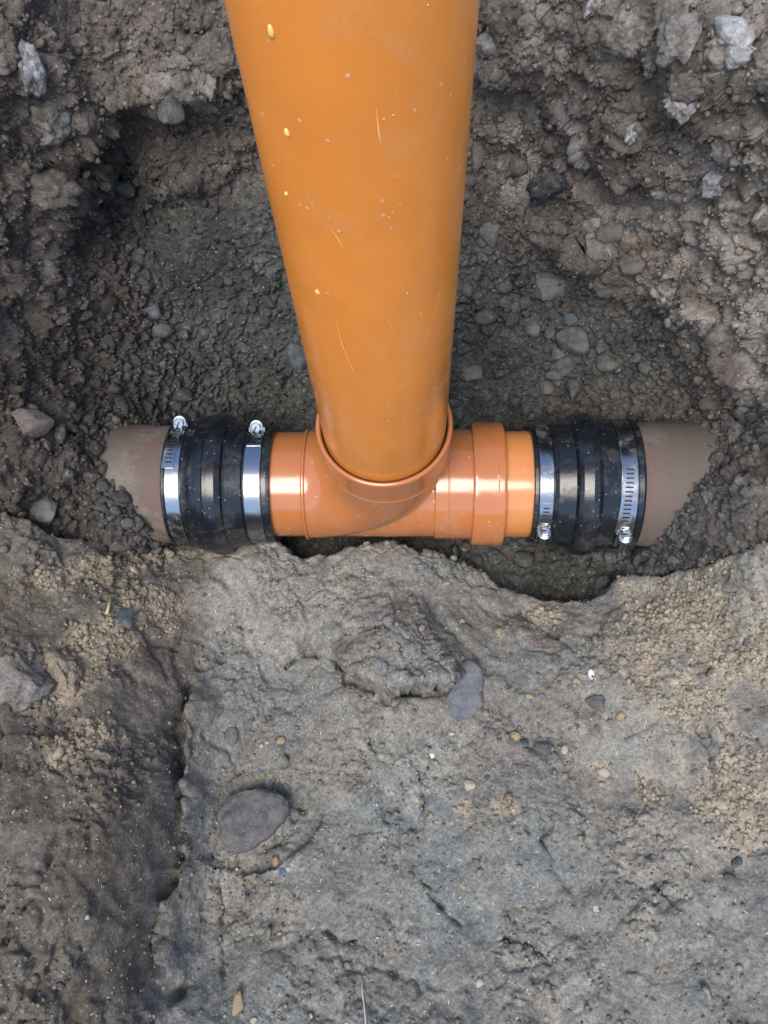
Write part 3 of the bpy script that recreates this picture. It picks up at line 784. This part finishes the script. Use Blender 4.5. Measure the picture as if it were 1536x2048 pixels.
# tee
tee = empty('pipe_tee'); tag(tee, 'terracotta plastic tee fitting that joins the upright pipe to the drain', 'pipe fitting')
link('run', lathe(harden([(-.125, .050), (-.125, .0540), (-.1235, .0546), (-.0845, .0546), (-.0836, .0546), (.0462, .0549), (.0470, .0552), (.0474, .0566), (.0480, .0570), (.0600, .0570), (.0604, .0574), (.0614, .0574), (.0618, .0570), (.0850, .0572)]), 160), PVC_TEE, tee)
link('bead', lathe(harden([(-.0855, .0540), (-.0850, .0572), (-.0838, .0585), (-.0822, .0585), (-.0812, .0574), (-.0808, .0540)]), 160), PVC_TEE, tee)
# swept branch: comes in along the run from the left and turns up
RB, RE = .0565, .083
V, rings, seg = [], 26, 128
centers = [((-RE - .001), 0.0, 0.0, 0.0)]
for k in range(rings + 1):
    a = math.pi / 2 * k / rings
    centers.append((-RE + RE * math.sin(a), 0.0, RE - RE * math.cos(a), a))
centers += [(0, 0, .090, math.pi / 2), (0, 0, .0965, math.pi / 2)]
for k, (cx, cy, cz, a) in enumerate(centers):
    tx, tz = math.cos(a), math.sin(a)
    rr = RB
    for j in range(seg):
        b = 2 * math.pi * j / seg
        # ring spanned by Y and the in-plane normal (-sin a, 0, cos a)
        V.append((cx - tz * rr * math.cos(b), rr * math.sin(b), cz + tx * rr * math.cos(b)))
V = np.array(V)
nr = len(centers); i_ = np.arange(nr - 1)[:, None] * seg; j_ = np.arange(seg)[None]; j2_ = (j_ + 1) % seg
link('branch', np_mesh('branch', V, np.stack([i_ + j_, i_ + seg + j_, i_ + seg + j2_, i_ + j2_], -1).reshape(-1, 4)), PVC_TEE, tee)
link('branch_socket', lathe([(.0940, .0560), (.0962, .0572), (.0985, .0598), (.0998, .0606), (.1012, .0610), (.1022, .0606), (.1030, .0602), (.1300, .0606), (.1370, .0611), (.1390, .0612), (.1402, .0609), (.1411, .0603), (.1416, .0594), (.1417, .0585), (.1413, .0577), (.1404, .0570), (.1392, .0565), (.1370, .0562), (.1180, .0558)], 160, 'Z'), PVC_TEE, tee)
link('seal_ring', lathe([(.1350, .0561), (.1372, .0556), (.1380, .0551), (.1350, .0549)], 128, 'Z'), DARK, tee)
link('end_socket', lathe(harden([(.0842, .0560), (.0844, .0615), (.0850, .0632), (.0862, .0638), (.0885, .0640), (.1080, .0640), (.1095, .0645), (.1140, .0645), (.1158, .0640), (.1168, .0625), (.1170, .0590), (.1164, .0565), (.1100, .0560)]), 160), PVC_TEE, tee)
o = link('stub_pipe', lathe([(.098, .050), (.098, .0550), (.172, .0550), (.172, .050)], 160), PVC_STUB)
tag(o, 'short amber plastic pipe between the tee socket and the right coupling', 'pipe')

# clay drains
def clay(name, x0, x1, r, label):
    n = 60; pts = [(x0, r - .018)] + [(x0 + (x1 - x0) * k / n, r + .0006 * math.sin(k * .7) + .0004 * math.sin(k * 2.1)) for k in range(n + 1)] + [(x1, r - .018)]
    return tag(link(name, lathe(pts, 128), CLAY), label, 'drain pipe')
clay('clay_pipe', -.60, -.170, .0620, 'old brown clay drain pipe half buried in soil at the left end')
clay('clay_pipe', .200, .62, .0640, 'old brown clay drain pipe smeared with grey soil at the right end')

# rubber couplings
def along(v):
    a = abs(v); return math.copysign(a * float(np.interp(a, [.09, .125, .15, .20, .25, .27], [1, .956, .953, .943, .937, .937])), v)
def coupling(profile, clamps, label):
    profile = [(along(a), b) for a, b in profile]; clamps = [(along(c[0]), along(c[1])) + c[2:] for c in clamps]
    e = empty('rubber_coupling', (sum(p[0] for p in profile) / len(profile), 0, 0)); off = -e.location
    tag(e, label, 'pipe coupling', 'rubber couplings on the drain')
    def add(name, me, mat, parent, smooth=True):
        me.transform(Matrix.Translation(off)); return link(name, me, mat, parent, smooth)
    add('sleeve', lathe(harden(profile), 160), RUBBER, e)
    for (x0, x1, r, th, slots, tail, twist) in clamps:
        band = add('clamp_band', lathe([(x0, r - .0006), (x0, r + .0006), (x0 + .0006, r + .0011), (x1 - .0006, r + .0011), (x1, r + .0006), (x1, r - .0006)], 160), STEEL, e)
        xm = (x0 + x1) / 2; w = x1 - x0
        # overlapping tail with stamped slots
        if tail:
            add('band_tail', join_meshes([arc_box(xm - w * .40, xm + w * .40, r + .0009, r + .0019, tail[0], tail[1], 20, twist)]), STEEL, band, False)
            ns = int((slots[1] - slots[0]) / 3.6); pr = []
            for k in range(ns):
                a = slots[0] + (k + .5) * 3.6; f = (a - tail[0]) / (tail[1] - tail[0]); s = twist * f
                pr.append(arc_box(xm - w * .22 + s, xm + w * .22 + s, r + .0015, r + .00215, a - .65, a + .65, 2, .0008))
            add('band_slot', join_meshes(pr), DARK, band, False)
        # worm housing + screw along the tangent
        t = math.radians(th); c = Vector(ring_pt(xm, r + .0052, t)); rad_ = Vector(ring_pt(0, 1, t)); tan = Vector((0, -math.cos(t), -math.sin(t)))   # towards growing angle
        sgn = 1 if th < 0 else -1
        hd = tan * sgn                                         # the head faces the viewer's side
        pr = [boxv(c - rad_ * .0030, hd, rad_, .0150, .0030, w * .98)]
        pr.append(prism(c - hd * .0075, hd, .0052, .0150, 20, (1, 0, 0)))
        hs = add('screw_housing', join_meshes(pr), STEEL, band, False)
        hp = c + hd * .0078
        add('washer', join_meshes([prism(hp, hd, .0066, .0014, 28, (1, 0, 0), .0004)]), SCREW, band, False)
        add('screw', join_meshes([prism(hp + hd * .0014, hd, .0054, .0046, 6 if th > 0 else 24, (1, 0, .3), .0009)]), SCREW, band, False)
        add('screw_slot', join_meshes([boxv(hp + hd * .0060, hd, (.8, 0, .6) if th > 0 else (.35, 0, .9), .0006, .0096, .0012)]), DARK, band, False)
    return e

coupling([(-.2355, .0600), (-.2355, .0650), (-.2345, .0660), (-.2320, .0662), (-.2318, .0652), (-.2140, .0650), (-.2138, .0664), (-.2110, .0668), (-.2080, .0676), (-.2030, .0700), (-.1960, .0718), (-.1900, .0728), (-.1885, .0736), (-.1830, .0738), (-.1760, .0732), (-.1705, .0708), (-.1690, .0672),
          (-.1665, .0664), (-.1560, .0640), (-.1500, .0626), (-.1490, .0606), (-.1480, .0604), (-.1288, .0602), (-.1286, .0614), (-.1240, .0613), (-.1205, .0608), (-.1200, .0600), (-.1200, .0550)],
         [(-.2310, -.2150, .0656, -46, (-34, 6), (-50, 9), -.004), (-.1475, -.1295, .0608, -46, (-34, -18), (-50, -15), .0)],
         'black rubber coupling left of the tee, screws on its far side')
coupling([(.1505, .0550), (.1505, .0598), (.1512, .0608), (.1545, .0613), (.1550, .0602), (.1720, .0604), (.1722, .0620), (.1745, .0630), (.1752, .0636), (.1760, .0634), (.1850, .0648), (.1935, .0662), (.1942, .0680), (.1960, .0708), (.2000, .0728), (.2100, .0742), (.2160, .0734),
          (.2185, .0714), (.2205, .0696), (.2380, .0676), (.2385, .0664), (.2580, .0664), (.2582, .0678), (.2630, .0680), (.2650, .0672), (.2652, .0630)],
         [(.1556, .1706, .0608, 77, (43, 64), (40, 70), -.002), (.2392, .2570, .0670, 75, (9, 56), (6, 66), -.004)],
         'black rubber coupling right of the tee, screws on its near side')

# ------------------------------------------------------------------ stones and clods one can point at
STONE_MATS = {
    'slate': stone_material('slate_stone', (.112, .124, .136), .25, .75), 'dark': stone_material('dark_stone', (.074, .072, .071), .25), 'sunk': stone_material('sunken_stone', (.088, .088, .091), .25), 'grey': stone_material('grey_stone', (.095, .095, .090), .2),
    'blue': stone_material('bluish_stone', (.060, .075, .082), .2), 'brown': stone_material('brown_stone', (.092, .077, .066), .2, .9), 'pink': stone_material('pinkish_stone', (.115, .085, .075), .15),
    'tan': stone_material('tan_stone', (.30, .225, .13), .2), 'cream': stone_material('cream_stone', (.40, .35, .27), .15), 'red': stone_material('red_chip', (.35, .08, .06), .12), 'white': stone_material('white_chip', (.70, .69, .66), .08),
    'cobalt': stone_material('blue_chip', (.07, .11, .20), .15), 'mortar': stone_material('pale_mortar', (.27, .265, .262), .2, .95), 'palesoil': stone_material('pale_clod', (.17, .158, .142), .2, .95), 'sandclod': stone_material('sandy_clod', (.21, .172, .12), .2, .95), 'black': stone_material('black_clod', (.022, .025, .029), .2, .95)}

# nearest surface point for a sight line: a coarse bucket map of the terrain
vis = np.where(used & (spx > -100) & (spx < 1640) & (spy > -100) & (spy < 2150))[0]
def surf(px, py, rad_=7):
    c = vis[(np.abs(spx[vis] - px) < rad_) & (np.abs(spy[vis] - py) < rad_)]
    if len(c) == 0: return surf(px, py, rad_ * 2)
    zmin = spz[c].min(); c = c[spz[c] < zmin + .025]
    n = NG[c].mean(0); n /= np.linalg.norm(n); return PD[c].mean(0), n

def stone(name, px, py, w, h, rot, thick, mat, label, cat, seed, cuts=7, rough=.2, sink=.35, sub=ICO4, group=None, tilt=0.0):
    p, n = surf(px, py); d = np.linalg.norm(p - CAM)
    view = CAM - p; view /= np.linalg.norm(view)
    nn = n * (1 - tilt) + view * tilt; nn = nn * .6 + view * .4; nn /= np.linalg.norm(nn)
    rx = W2C.T @ np.array([math.cos(math.radians(rot)), math.sin(math.radians(rot)), 0]); u = rx - nn * rx.dot(nn); u /= np.linalg.norm(u); v = np.cross(nn, u)
    k = .5 * d / F * 1.06
    if name == 'stone': sub = ICO4; cuts += 5
    if cat in ('soil clod', 'mortar lump'): cuts = 2; sink = max(sink, .42); thick *= 1.15
    if name == 'pebble': cuts += 6; sink = max(sink, .42)
    V = rock_verts(sub[0], seed, (1, 1, 1), rough, cuts)
    V = V * (1 + .05 * fbm(V + seed, 6, 3, seed))[:, None]
    V /= np.abs(V).max(0)
    if cat in ('soil clod', 'mortar lump'):
        Vq = sub[0] + seed * .73; lump = 0
        for sc_, am in ((1.5, .42), (3.4, .34), (7.0, .20), (14.0, .10)):
            f1, f2, iq = worley(Vq + .12 * np.stack([vnoise(Vq, 4, 5), vnoise(Vq, 4, 6), vnoise(Vq, 4, 7)], 1), sc_, seed); lump = lump + am * (np.sqrt(np.clip(1 - (f1 / .9) ** 2, 0, 1)) * (.4 + .6 * iq) - .35)
        V = V * (.80 + lump + .10 * fbm(Vq, 5, 3, seed + 3, .65))[:, None]
    V = V * np.array([w * k, h * k, thick * min(w, h) * k])
    M = np.stack([u, v, nn], 1)
    me = np_mesh(name, V @ M.T, sub[1])
    if cat in ('soil clod', 'mortar lump'):
        tint = np.array(STONE_MATS[mat].get('tint', (.15, .13, .11)), float); w_ = V / np.array([w * k, h * k, thick * min(w, h) * k])
        nz = fbm(w_ + seed, 2.2, 4, seed); base = C[vis[np.argmin((spx[vis] - px) ** 2 + (spy[vis] - py) ** 2)]]
        kk = (sstep(-.35, .10, nz) * .9)[:, None]; set_color(me, np.clip((base[None] * (1 - kk) + tint[None] * kk) * (1 + .25 * nz[:, None]), .02, .6))
        o = link(name, me, SOIL)
    else:
        o = link(name, me, STONE_MATS[mat], smooth=(name != 'pebble'))
    o.location = p + nn * (thick * min(w, h) * k) * (1 - 2 * sink)
    tag(o, label, cat, group); return o

def outline_stone(name, poly, thick, proud, mat, label, cat, seed, group, flat=.45):
    """a stone whose plan follows an outline on the ground (given by sight lines), with rounded sides and a nearly flat face"""
    poly = np.array(poly, float); cpx = poly.mean(0)
    p, n = surf(cpx[0], cpx[1], 14); view = CAM - p; view /= np.linalg.norm(view)
    nn = n * .45 + view * .55; nn /= np.linalg.norm(nn)
    Q = []
    for a, b in poly:
        d = W2C.T @ np.array([(a - 768) / F, (b - 1024) / F, 1.0]); Q.append(CAM + d * ((p - CAM) @ nn) / (d @ nn))
    Q = np.array(Q) - p; u = np.array([1.0, 0, 0]); u = u - nn * u.dot(nn); u /= np.linalg.norm(u); v = np.cross(nn, u)
    q = np.stack([Q @ u, Q @ v], 1); q -= q.mean(0); ang = np.arctan2(q[:, 1], q[:, 0]); o_ = np.argsort(ang); ang, rr = ang[o_], np.hypot(q[:, 0], q[:, 1])[o_]
    V = ICO5[0]
    th = np.arctan2(V[:, 1], V[:, 0]); rho = np.hypot(V[:, 0], V[:, 1])
    r = np.interp(th, np.concatenate([ang - 2 * np.pi, ang, ang + 2 * np.pi]), np.tile(rr, 3))
    r = r * (1 + .03 * fbm(np.stack([np.cos(th), np.sin(th), 0 * th], 1) + seed, 5, 3, seed))
    rad2 = r * rho ** .55; hz = thick * np.sign(V[:, 2]) * np.abs(V[:, 2]) ** flat
    B_ = np.stack([rad2 * np.cos(th), rad2 * np.sin(th), hz], 1)
    B_[:, 2] += thick * (.42 * fbm(B_ + seed, 45, 5, seed, .6) + .22 * fbm(B_ + seed, 170, 3, seed + 1))
    me = np_mesh(name, B_ @ np.stack([u, v, nn], 1).T, ICO5[1])
    if cat == 'mortar lump': set_color(me, np.clip(np.array([[.30, .295, .288]]) * (1 + .5 * fbm(V + seed, 2.5, 4, seed))[:, None], .05, .6))
    o = link(name, me, SOIL if cat == 'mortar lump' else STONE_MATS[mat]); o.location = p + nn * (proud - thick); tag(o, label, cat, group); return o

S = 'stones in the earth shelf'; B = 'stones in the back slope'; K = 'clods on the pit walls'; PB = 'small pebbles on the earth shelf'
for a in (
    ('stone', 248, 1240, 46, 42, 10, .6, 'blue', 'small dark bluish stone in the sandy left part of the shelf', 'stone', 44, 6, .15, .3, ICO3, S),
    ('stone', 462, 1470, 26, 34, 0, .5, 'grey', 'smooth grey stone bedded near the left crease of the shelf', 'stone', 45, 5, .12, .4, ICO3, S),
    ('stone', 1088, 1500, 40, 28, -10, .6, 'grey', 'pale grey oval stone among yellow pebbles on the shelf', 'stone', 46, 6, .12, .3, ICO3, S),
    ('stone', 1195, 1410, 44, 36, 15, .6, 'grey', 'rough grey stone below the white chip on the shelf', 'stone', 66, 7, .2, .35, ICO3, S),
    ('stone', 340, 204, 58, 56, 0, .8, 'dark', 'round dark grey cobble stuck high in the back wall left of the pipe', 'stone', 47, 6, .1, .25, ICO3, B),
    ('stone', 59, 846, 72, 60, -25, .7, 'pink', 'pinkish brown stone in the left wall above the buried pipe', 'stone', 48, 7, .1, .3, ICO3, B),
    ('stone', 95, 1016, 66, 48, 10, .7, 'grey', 'rounded grey stone at the left end of the pipe trench', 'stone', 49, 6, .12, .3, ICO3, B),
    ('stone', 593, 712, 46, 62, 10, .6, 'blue', 'bluish stone beside the left edge of the upright pipe', 'stone', 50, 8, .15, .3, ICO3, B),
    ('stone', 303, 622, 34, 32, 0, .7, 'blue', 'small bluish stone in the dark slope at the far left', 'stone', 51, 7, .15, .3, ICO3, B),
    ('stone', 1098, 572, 68, 56, -15, .6, 'grey', 'broad grey stone right of the pipe, uppermost of the cobble cluster', 'stone', 52, 8, .14, .3, ICO3, B),
    ('stone', 1147, 680, 66, 58, 5, .75, 'dark', 'largest round dark cobble in the slope right of the pipe', 'stone', 53, 6, .1, .25, ICO3, B),
    ('stone', 1126, 736, 50, 40, -20, .7, 'dark', 'dark cobble just below the largest round cobble', 'stone', 54, 6, .12, .25, ICO3, B),
    ('stone', 1118, 710, 30, 24, 10, .8, 'grey', 'small cobble wedged between two bigger dark cobbles', 'stone', 55, 6, .12, .2, ICO3, B),
    ('stone', 1213, 722, 46, 42, 0, .7, 'dark', 'dark cobble to the right of the round cobble pair', 'stone', 56, 6, .12, .3, ICO3, B),
    ('stone', 1264, 526, 52, 42, -25, .5, 'brown', 'smooth brownish grey stone set in the right wall', 'stone', 57, 5, .1, .35, ICO3, B),
    ('stone', 1213, 452, 68, 48, 25, .7, 'brown', 'brown three cornered stone jutting from the right wall', 'stone', 58, 4, .08, .25, ICO3, B),
    ('stone', 983, 466, 42, 54, 15, .6, 'grey', 'smooth grey stone close to the right edge of the upright pipe', 'stone', 59, 6, .1, .3, ICO3, B),
    ('stone', 1064, 649, 38, 44, 0, .7, 'dark', 'dark angular stone left of the largest cobble', 'stone', 60, 8, .15, .3, ICO3, B),
    ('stone', 1138, 640, 34, 26, 0, .7, 'blue', 'small bluish stone on top of the largest cobble', 'stone', 61, 8, .15, .25, ICO3, B),
    ('stone', 1207, 577, 42, 32, 10, .6, 'brown', 'brownish stone between cobble cluster and right wall', 'stone', 62, 7, .14, .3, ICO3, B),
    ('stone', 946, 745, 42, 32, -20, .7, 'grey', 'grey stone low in the slope just right of the pipe', 'stone', 63, 7, .15, .3, ICO3, B),
    ('stone', 1089, 773, 38, 30, 10, .7, 'dark', 'dark stone above the right coupling', 'stone', 64, 7, .15, .3, ICO3, B),
    ('stone', 1467, 872, 40, 40, 30, .6, 'brown', 'small brown stone at the buried end of the right clay pipe', 'stone', 65, 7, .1, .3, ICO3, B),
    # clods and old mortar
    ('soil_clod', 1102, 372, 80, 66, 10, .6, 'black', 'blackish crumbly clod in the wall right of the pipe', 'soil clod', 70, 6, .3, .35, ICO4, K),
    ('soil_clod', 41, 1356, 100, 108, 0, .6, 'palesoil', 'big pale grey clod at the left edge of the shelf', 'soil clod', 71, 6, .3, .35, ICO4, K),
    ('soil_clod', 120, 1352, 76, 104, -20, .5, 'sandclod', 'sandy yellow clod next to the big pale clod on the left', 'soil clod', 72, 6, .3, .4, ICO4, K),
    ('mortar_lump', 58, 140, 46, 78, 0, .7, 'mortar', 'pale mortar lump stuck in the upper left wall', 'mortar lump', 73, 6, .3, .3, ICO4, K),
    ('mortar_lump', 1362, 200, 56, 58, 25, .6, 'mortar', 'whitish mortar lump hanging below the pale brown overhang', 'mortar lump', 75, 6, .25, .25, ICO4, K),
    ('mortar_lump', 1303, 132, 26, 46, -15, .7, 'mortar', 'narrow whitish crust between the two upper right clods', 'mortar lump', 76, 6, .3, .25, ICO4, K),
    ('soil_clod', 1362, 78, 74, 66, 0, .6, 'palesoil', 'pale crumbly clod left of the whitish mortar patch', 'soil clod', 77, 6, .3, .35, ICO4, K),
    ('mortar_lump', 1180, 22, 24, 38, 10, .7, 'mortar', 'small whitish crust at the top edge above the right wall', 'mortar lump', 79, 6, .3, .3, ICO4, K),
    ('mortar_lump', 1267, 266, 28, 38, 10, .7, 'mortar', 'small pale mortar bit in the middle of the right wall', 'mortar lump', 80, 6, .3, .25, ICO4, K),
    ('soil_clod', 1165, 300, 54, 74, 20, .5, 'palesoil', 'pale ragged clod right of the upright pipe, mid wall', 'soil clod', 81, 6, .3, .35, ICO4, K),
    ('soil_clod', 1450, 290, 46, 64, 10, .6, 'palesoil', 'upper pale crumb stack hanging at the far right', 'soil clod', 82, 6, .3, .25, ICO4, K),
    ('mortar_lump', 1428, 358, 44, 66, 30, .6, 'mortar', 'whitish tip hanging below the pale crumb stack at the far right', 'mortar lump', 83, 6, .3, .25, ICO4, K),
    ('mortar_lump', 1522, 425, 24, 44, 30, .6, 'mortar', 'thin whitish flake at the right edge of the wall', 'mortar lump', 84, 6, .3, .25, ICO4, K),
    ('soil_clod', 985, 90, 60, 44, 0, .6, 'palesoil', 'pale crumbly clod at the top right of the upright pipe', 'soil clod', 85, 6, .3, .4, ICO4, K),
    ('soil_clod', 985, 150, 64, 50, 0, .6, 'brown', 'brown clod on the lip right of the upright pipe', 'soil clod', 86, 6, .3, .4, ICO4, K),
    ('soil_clod', 95, 240, 84, 76, 0, .6, 'palesoil', 'pale brown clod on the hanging block at the left', 'soil clod', 87, 6, .3, .45, ICO4, K),
    ('soil_clod', 100, 370, 100, 90, 0, .6, 'brown', 'dark brown clod at the bottom of the hanging block at the left', 'soil clod', 88, 6, .3, .45, ICO4, K),
    ('soil_clod', 430, 112, 110, 66, -20, .6, 'brown', 'broad brown clod near the top left edge of the upright pipe', 'soil clod', 89, 6, .3, .4, ICO4, K),
    ('soil_clod', 1250, 80, 84, 54, 10, .6, 'brown', 'brown clod under the small whitish crust at the top', 'soil clod', 90, 6, .3, .4, ICO4, K),
    ('soil_clod', 1375, 165, 70, 54, 0, .6, 'brown', 'brown overhanging clod above the whitish mortar lump', 'soil clod', 91, 6, .3, .4, ICO4, K),
    # pebbles and chips
    ('pebble', 560, 1481, 22, 17, -10, .7, 'tan', 'tan pebble alone above the sunken wedge stone', 'pebble', 101, 6, .1, .25, ICO2, PB),
    ('pebble', 524, 1490, 12, 10, 0, .7, 'cream', 'tiny cream pebble left of the lone tan pebble', 'pebble', 102, 6, .1, .25, ICO2, PB),
    ('pebble', 938, 1569, 27, 24, 20, .7, 'cream', 'cream three cornered pebble in the middle of the shelf', 'pebble', 103, 4, .05, .2, ICO2, PB),
    ('pebble', 1033, 1472, 22, 20, 30, .7, 'tan', 'tan pebble with a blue chip at its lower right', 'pebble', 104, 5, .1, .25, ICO2, PB),
    ('pebble', 1047, 1486, 18, 20, 0, .6, 'blue', 'bluish chip touching the tan pebble', 'pebble', 105, 5, .1, .3, ICO2, PB),
    ('pebble', 862, 1632, 14, 14, 0, .7, 'tan', 'yellow pebble below left of the cream three cornered pebble', 'pebble', 106, 6, .1, .25, ICO2, PB),
    ('pebble', 1058, 1393, 18, 13, 0, .7, 'tan', 'yellow pebble right of the flat bluish stone', 'pebble', 107, 6, .1, .25, ICO2, PB),
    ('pebble', 998, 1262, 14, 18, 20, .7, 'tan', 'yellowish pebble in line with the yellow sandy patch below the trench', 'pebble', 108, 6, .1, .25, ICO2, PB),
    ('pebble', 924, 1241, 18, 14, -10, .7, 'tan', 'orange tan pebble upper right of the torn soil lump', 'pebble', 109, 6, .1, .25, ICO2, PB),
    ('pebble', 931, 1256, 26, 22, 0, .5, 'grey', 'grey flat pebble under the orange tan pebble', 'pebble', 110, 6, .1, .3, ICO2, PB),
    ('pebble', 1088, 1281, 10, 14, 0, .7, 'red', 'small red chip in the upper right of the shelf', 'pebble', 111, 6, .1, .25, ICO2, PB),
    ('pebble', 1181, 1348, 14, 24, -12, .5, 'white', 'bright white chip on the sandy right side of the shelf', 'pebble', 112, 6, .25, .2, ICO2, PB),
    ('pebble', 1153, 1362, 16, 16, 0, .6, 'tan', 'tan pebble left of the bright white chip', 'pebble', 113, 6, .1, .25, ICO2, PB),
    ('pebble', 1205, 1545, 24, 20, 20, .7, 'cream', 'pinkish cream pebble in the ochre patch', 'pebble', 114, 6, .1, .25, ICO2, PB),
    ('pebble', 552, 1726, 16, 22, 10, .6, 'tan', 'tan pebble below the sunken wedge stone', 'pebble', 115, 6, .1, .25, ICO2, PB),
    ('pebble', 566, 1745, 15, 17, 25, .6, 'cobalt', 'bright blue chip below the sunken wedge stone', 'pebble', 116, 4, .08, .2, ICO2, PB),
    ('pebble', 579, 1739, 12, 10, 0, .7, 'cream', 'cream pebble touching the bright blue chip', 'pebble', 117, 6, .1, .25, ICO2, PB),
    ('pebble', 520, 1538, 16, 15, 0, .6, 'cobalt', 'dark blue chip above the sunken wedge stone', 'pebble', 118, 5, .1, .25, ICO2, PB),
    ('pebble', 476, 2006, 24, 42, 10, .5, 'tan', 'long tan pebble at the bottom edge of the shelf', 'pebble', 119, 6, .12, .35, ICO2, PB),
    ('pebble', 508, 2040, 12, 10, 0, .7, 'cream', 'tiny cream pebble at the bottom edge', 'pebble', 120, 6, .1, .25, ICO2, PB),
    ('pebble', 1192, 1819, 14, 16, 0, .6, 'cream', 'cream pebble low on the right half of the shelf', 'pebble', 121, 6, .1, .25, ICO2, PB),
    ('pebble', 958, 1970, 18, 20, 0, .6, 'cream', 'pale round pebble near the bottom centre of the shelf', 'pebble', 122, 6, .1, .3, ICO2, PB),
    ('pebble', 926, 1775, 13, 12, 0, .7, 'tan', 'lone orange pebble in the lower middle of the shelf', 'pebble', 123, 6, .1, .25, ICO2, PB),
    ('pebble', 1475, 1724, 22, 18, 0, .5, 'blue', 'bluish pebble at the far right of the shelf', 'pebble', 124, 6, .1, .35, ICO2, PB),
    ('pebble', 1460, 1757, 24, 20, 0, .5, 'grey', 'flat light pebble below the bluish pebble at the far right', 'pebble', 125, 6, .1, .35, ICO2, PB),
    ('pebble', 864, 1512, 12, 12, 0, .7, 'white', 'small white pebble left of the cream three cornered pebble', 'pebble', 126, 6, .1, .25, ICO2, PB),
    ('pebble', 903, 1468, 14, 11, 0, .7, 'cream', 'cream pebble just below the flat bluish stone', 'pebble', 127, 6, .1, .25, ICO2, PB),
    ('pebble', 1130, 1500, 14, 20, 0, .7, 'cream', 'cream pebble right of the pale grey oval stone', 'pebble', 128, 6, .1, .25, ICO2, PB),
    ('pebble', 1243, 1434, 20, 18, 10, .7, 'tan', 'yellowish pebble right of the rough grey stone', 'pebble', 129, 6, .1, .25, ICO2, PB),
    ('pebble', 1375, 690, 10, 9, 0, .8, 'tan', 'single orange pebble in the dark right slope', 'pebble', 130, 6, .1, .2, ICO2, PB),
    ('pebble', 78, 1032, 8, 8, 0, .8, 'white', 'tiny white pebble at the left end of the trench', 'pebble', 131, 6, .1, .2, ICO2, PB),
):
    stone(*a)

outline_stone('stone', [(928, 1323), (941, 1320), (963, 1337), (966, 1361), (962, 1384), (966, 1408), (949, 1428), (919, 1443), (899, 1434), (893, 1411), (902, 1378), (908, 1349)], .009, .010, 'slate',
              'flat bluish grey stone leaning beside the torn soil lump', 'stone', 31, S)
outline_stone('stone', [(450, 1602), (500, 1582), (545, 1585), (575, 1600), (582, 1622), (560, 1650), (520, 1685), (470, 1707), (452, 1700), (440, 1655), (437, 1625)], .012, .0110, 'sunk',
              'wide dark wedge shaped stone sunk in a hollow of the shelf', 'stone', 43, S)
outline_stone('mortar_lump', [(1427, 34), (1461, 30), (1495, 47), (1508, 73), (1499, 90), (1533, 102), (1508, 120), (1478, 132), (1452, 137), (1448, 111), (1452, 90), (1431, 55)], .012, .012, 'mortar',
              'largest smooth whitish mortar patch in the upper right corner', 'mortar lump', 74, K, .8)

# straw and a root thread
def thread(name, pts, r, mat, label, cat):
    Q = []
    for a, b in pts:
        p, n = surf(a, b, 5); Q.append(Vector(p + n * r * 1.2))
    parts = []
    V, Fs = [], []
    for k, p in enumerate(Q):
        t = (Q[min(k + 1, len(Q) - 1)] - Q[max(k - 1, 0)]).normalized(); u = t.cross(Vector((0, 0, 1))).normalized(); v = u.cross(t)
        for j in range(6):
            a = math.pi * j / 3; V.append(tuple(p + (u * math.cos(a) + v * math.sin(a)) * r))
    for k in range(len(Q) - 1):
        for j in range(6): Fs.append((k * 6 + j, k * 6 + (j + 1) % 6, k * 6 + 6 + (j + 1) % 6, k * 6 + 6 + j))
    Fs += [tuple(range(5, -1, -1)), tuple(range(len(V) - 6, len(V)))]
    tag(link(name, join_meshes([(V, Fs)]), mat), label, cat)
STRAW = NT('dry_straw').out((.48, .38, .17), .6); ROOT = NT('pale_root').out((.42, .39, .33), .7)
thread('straw', [(213, 1229), (216, 1217), (220, 1203)], .0016, STRAW, 'short yellow straw on the sandy left part of the shelf', 'straw')
thread('root', [(722, 1960), (724, 1985), (727, 2010), (730, 2035), (731, 2070)], .0007, ROOT, 'pale root thread at the bottom centre of the shelf', 'root')
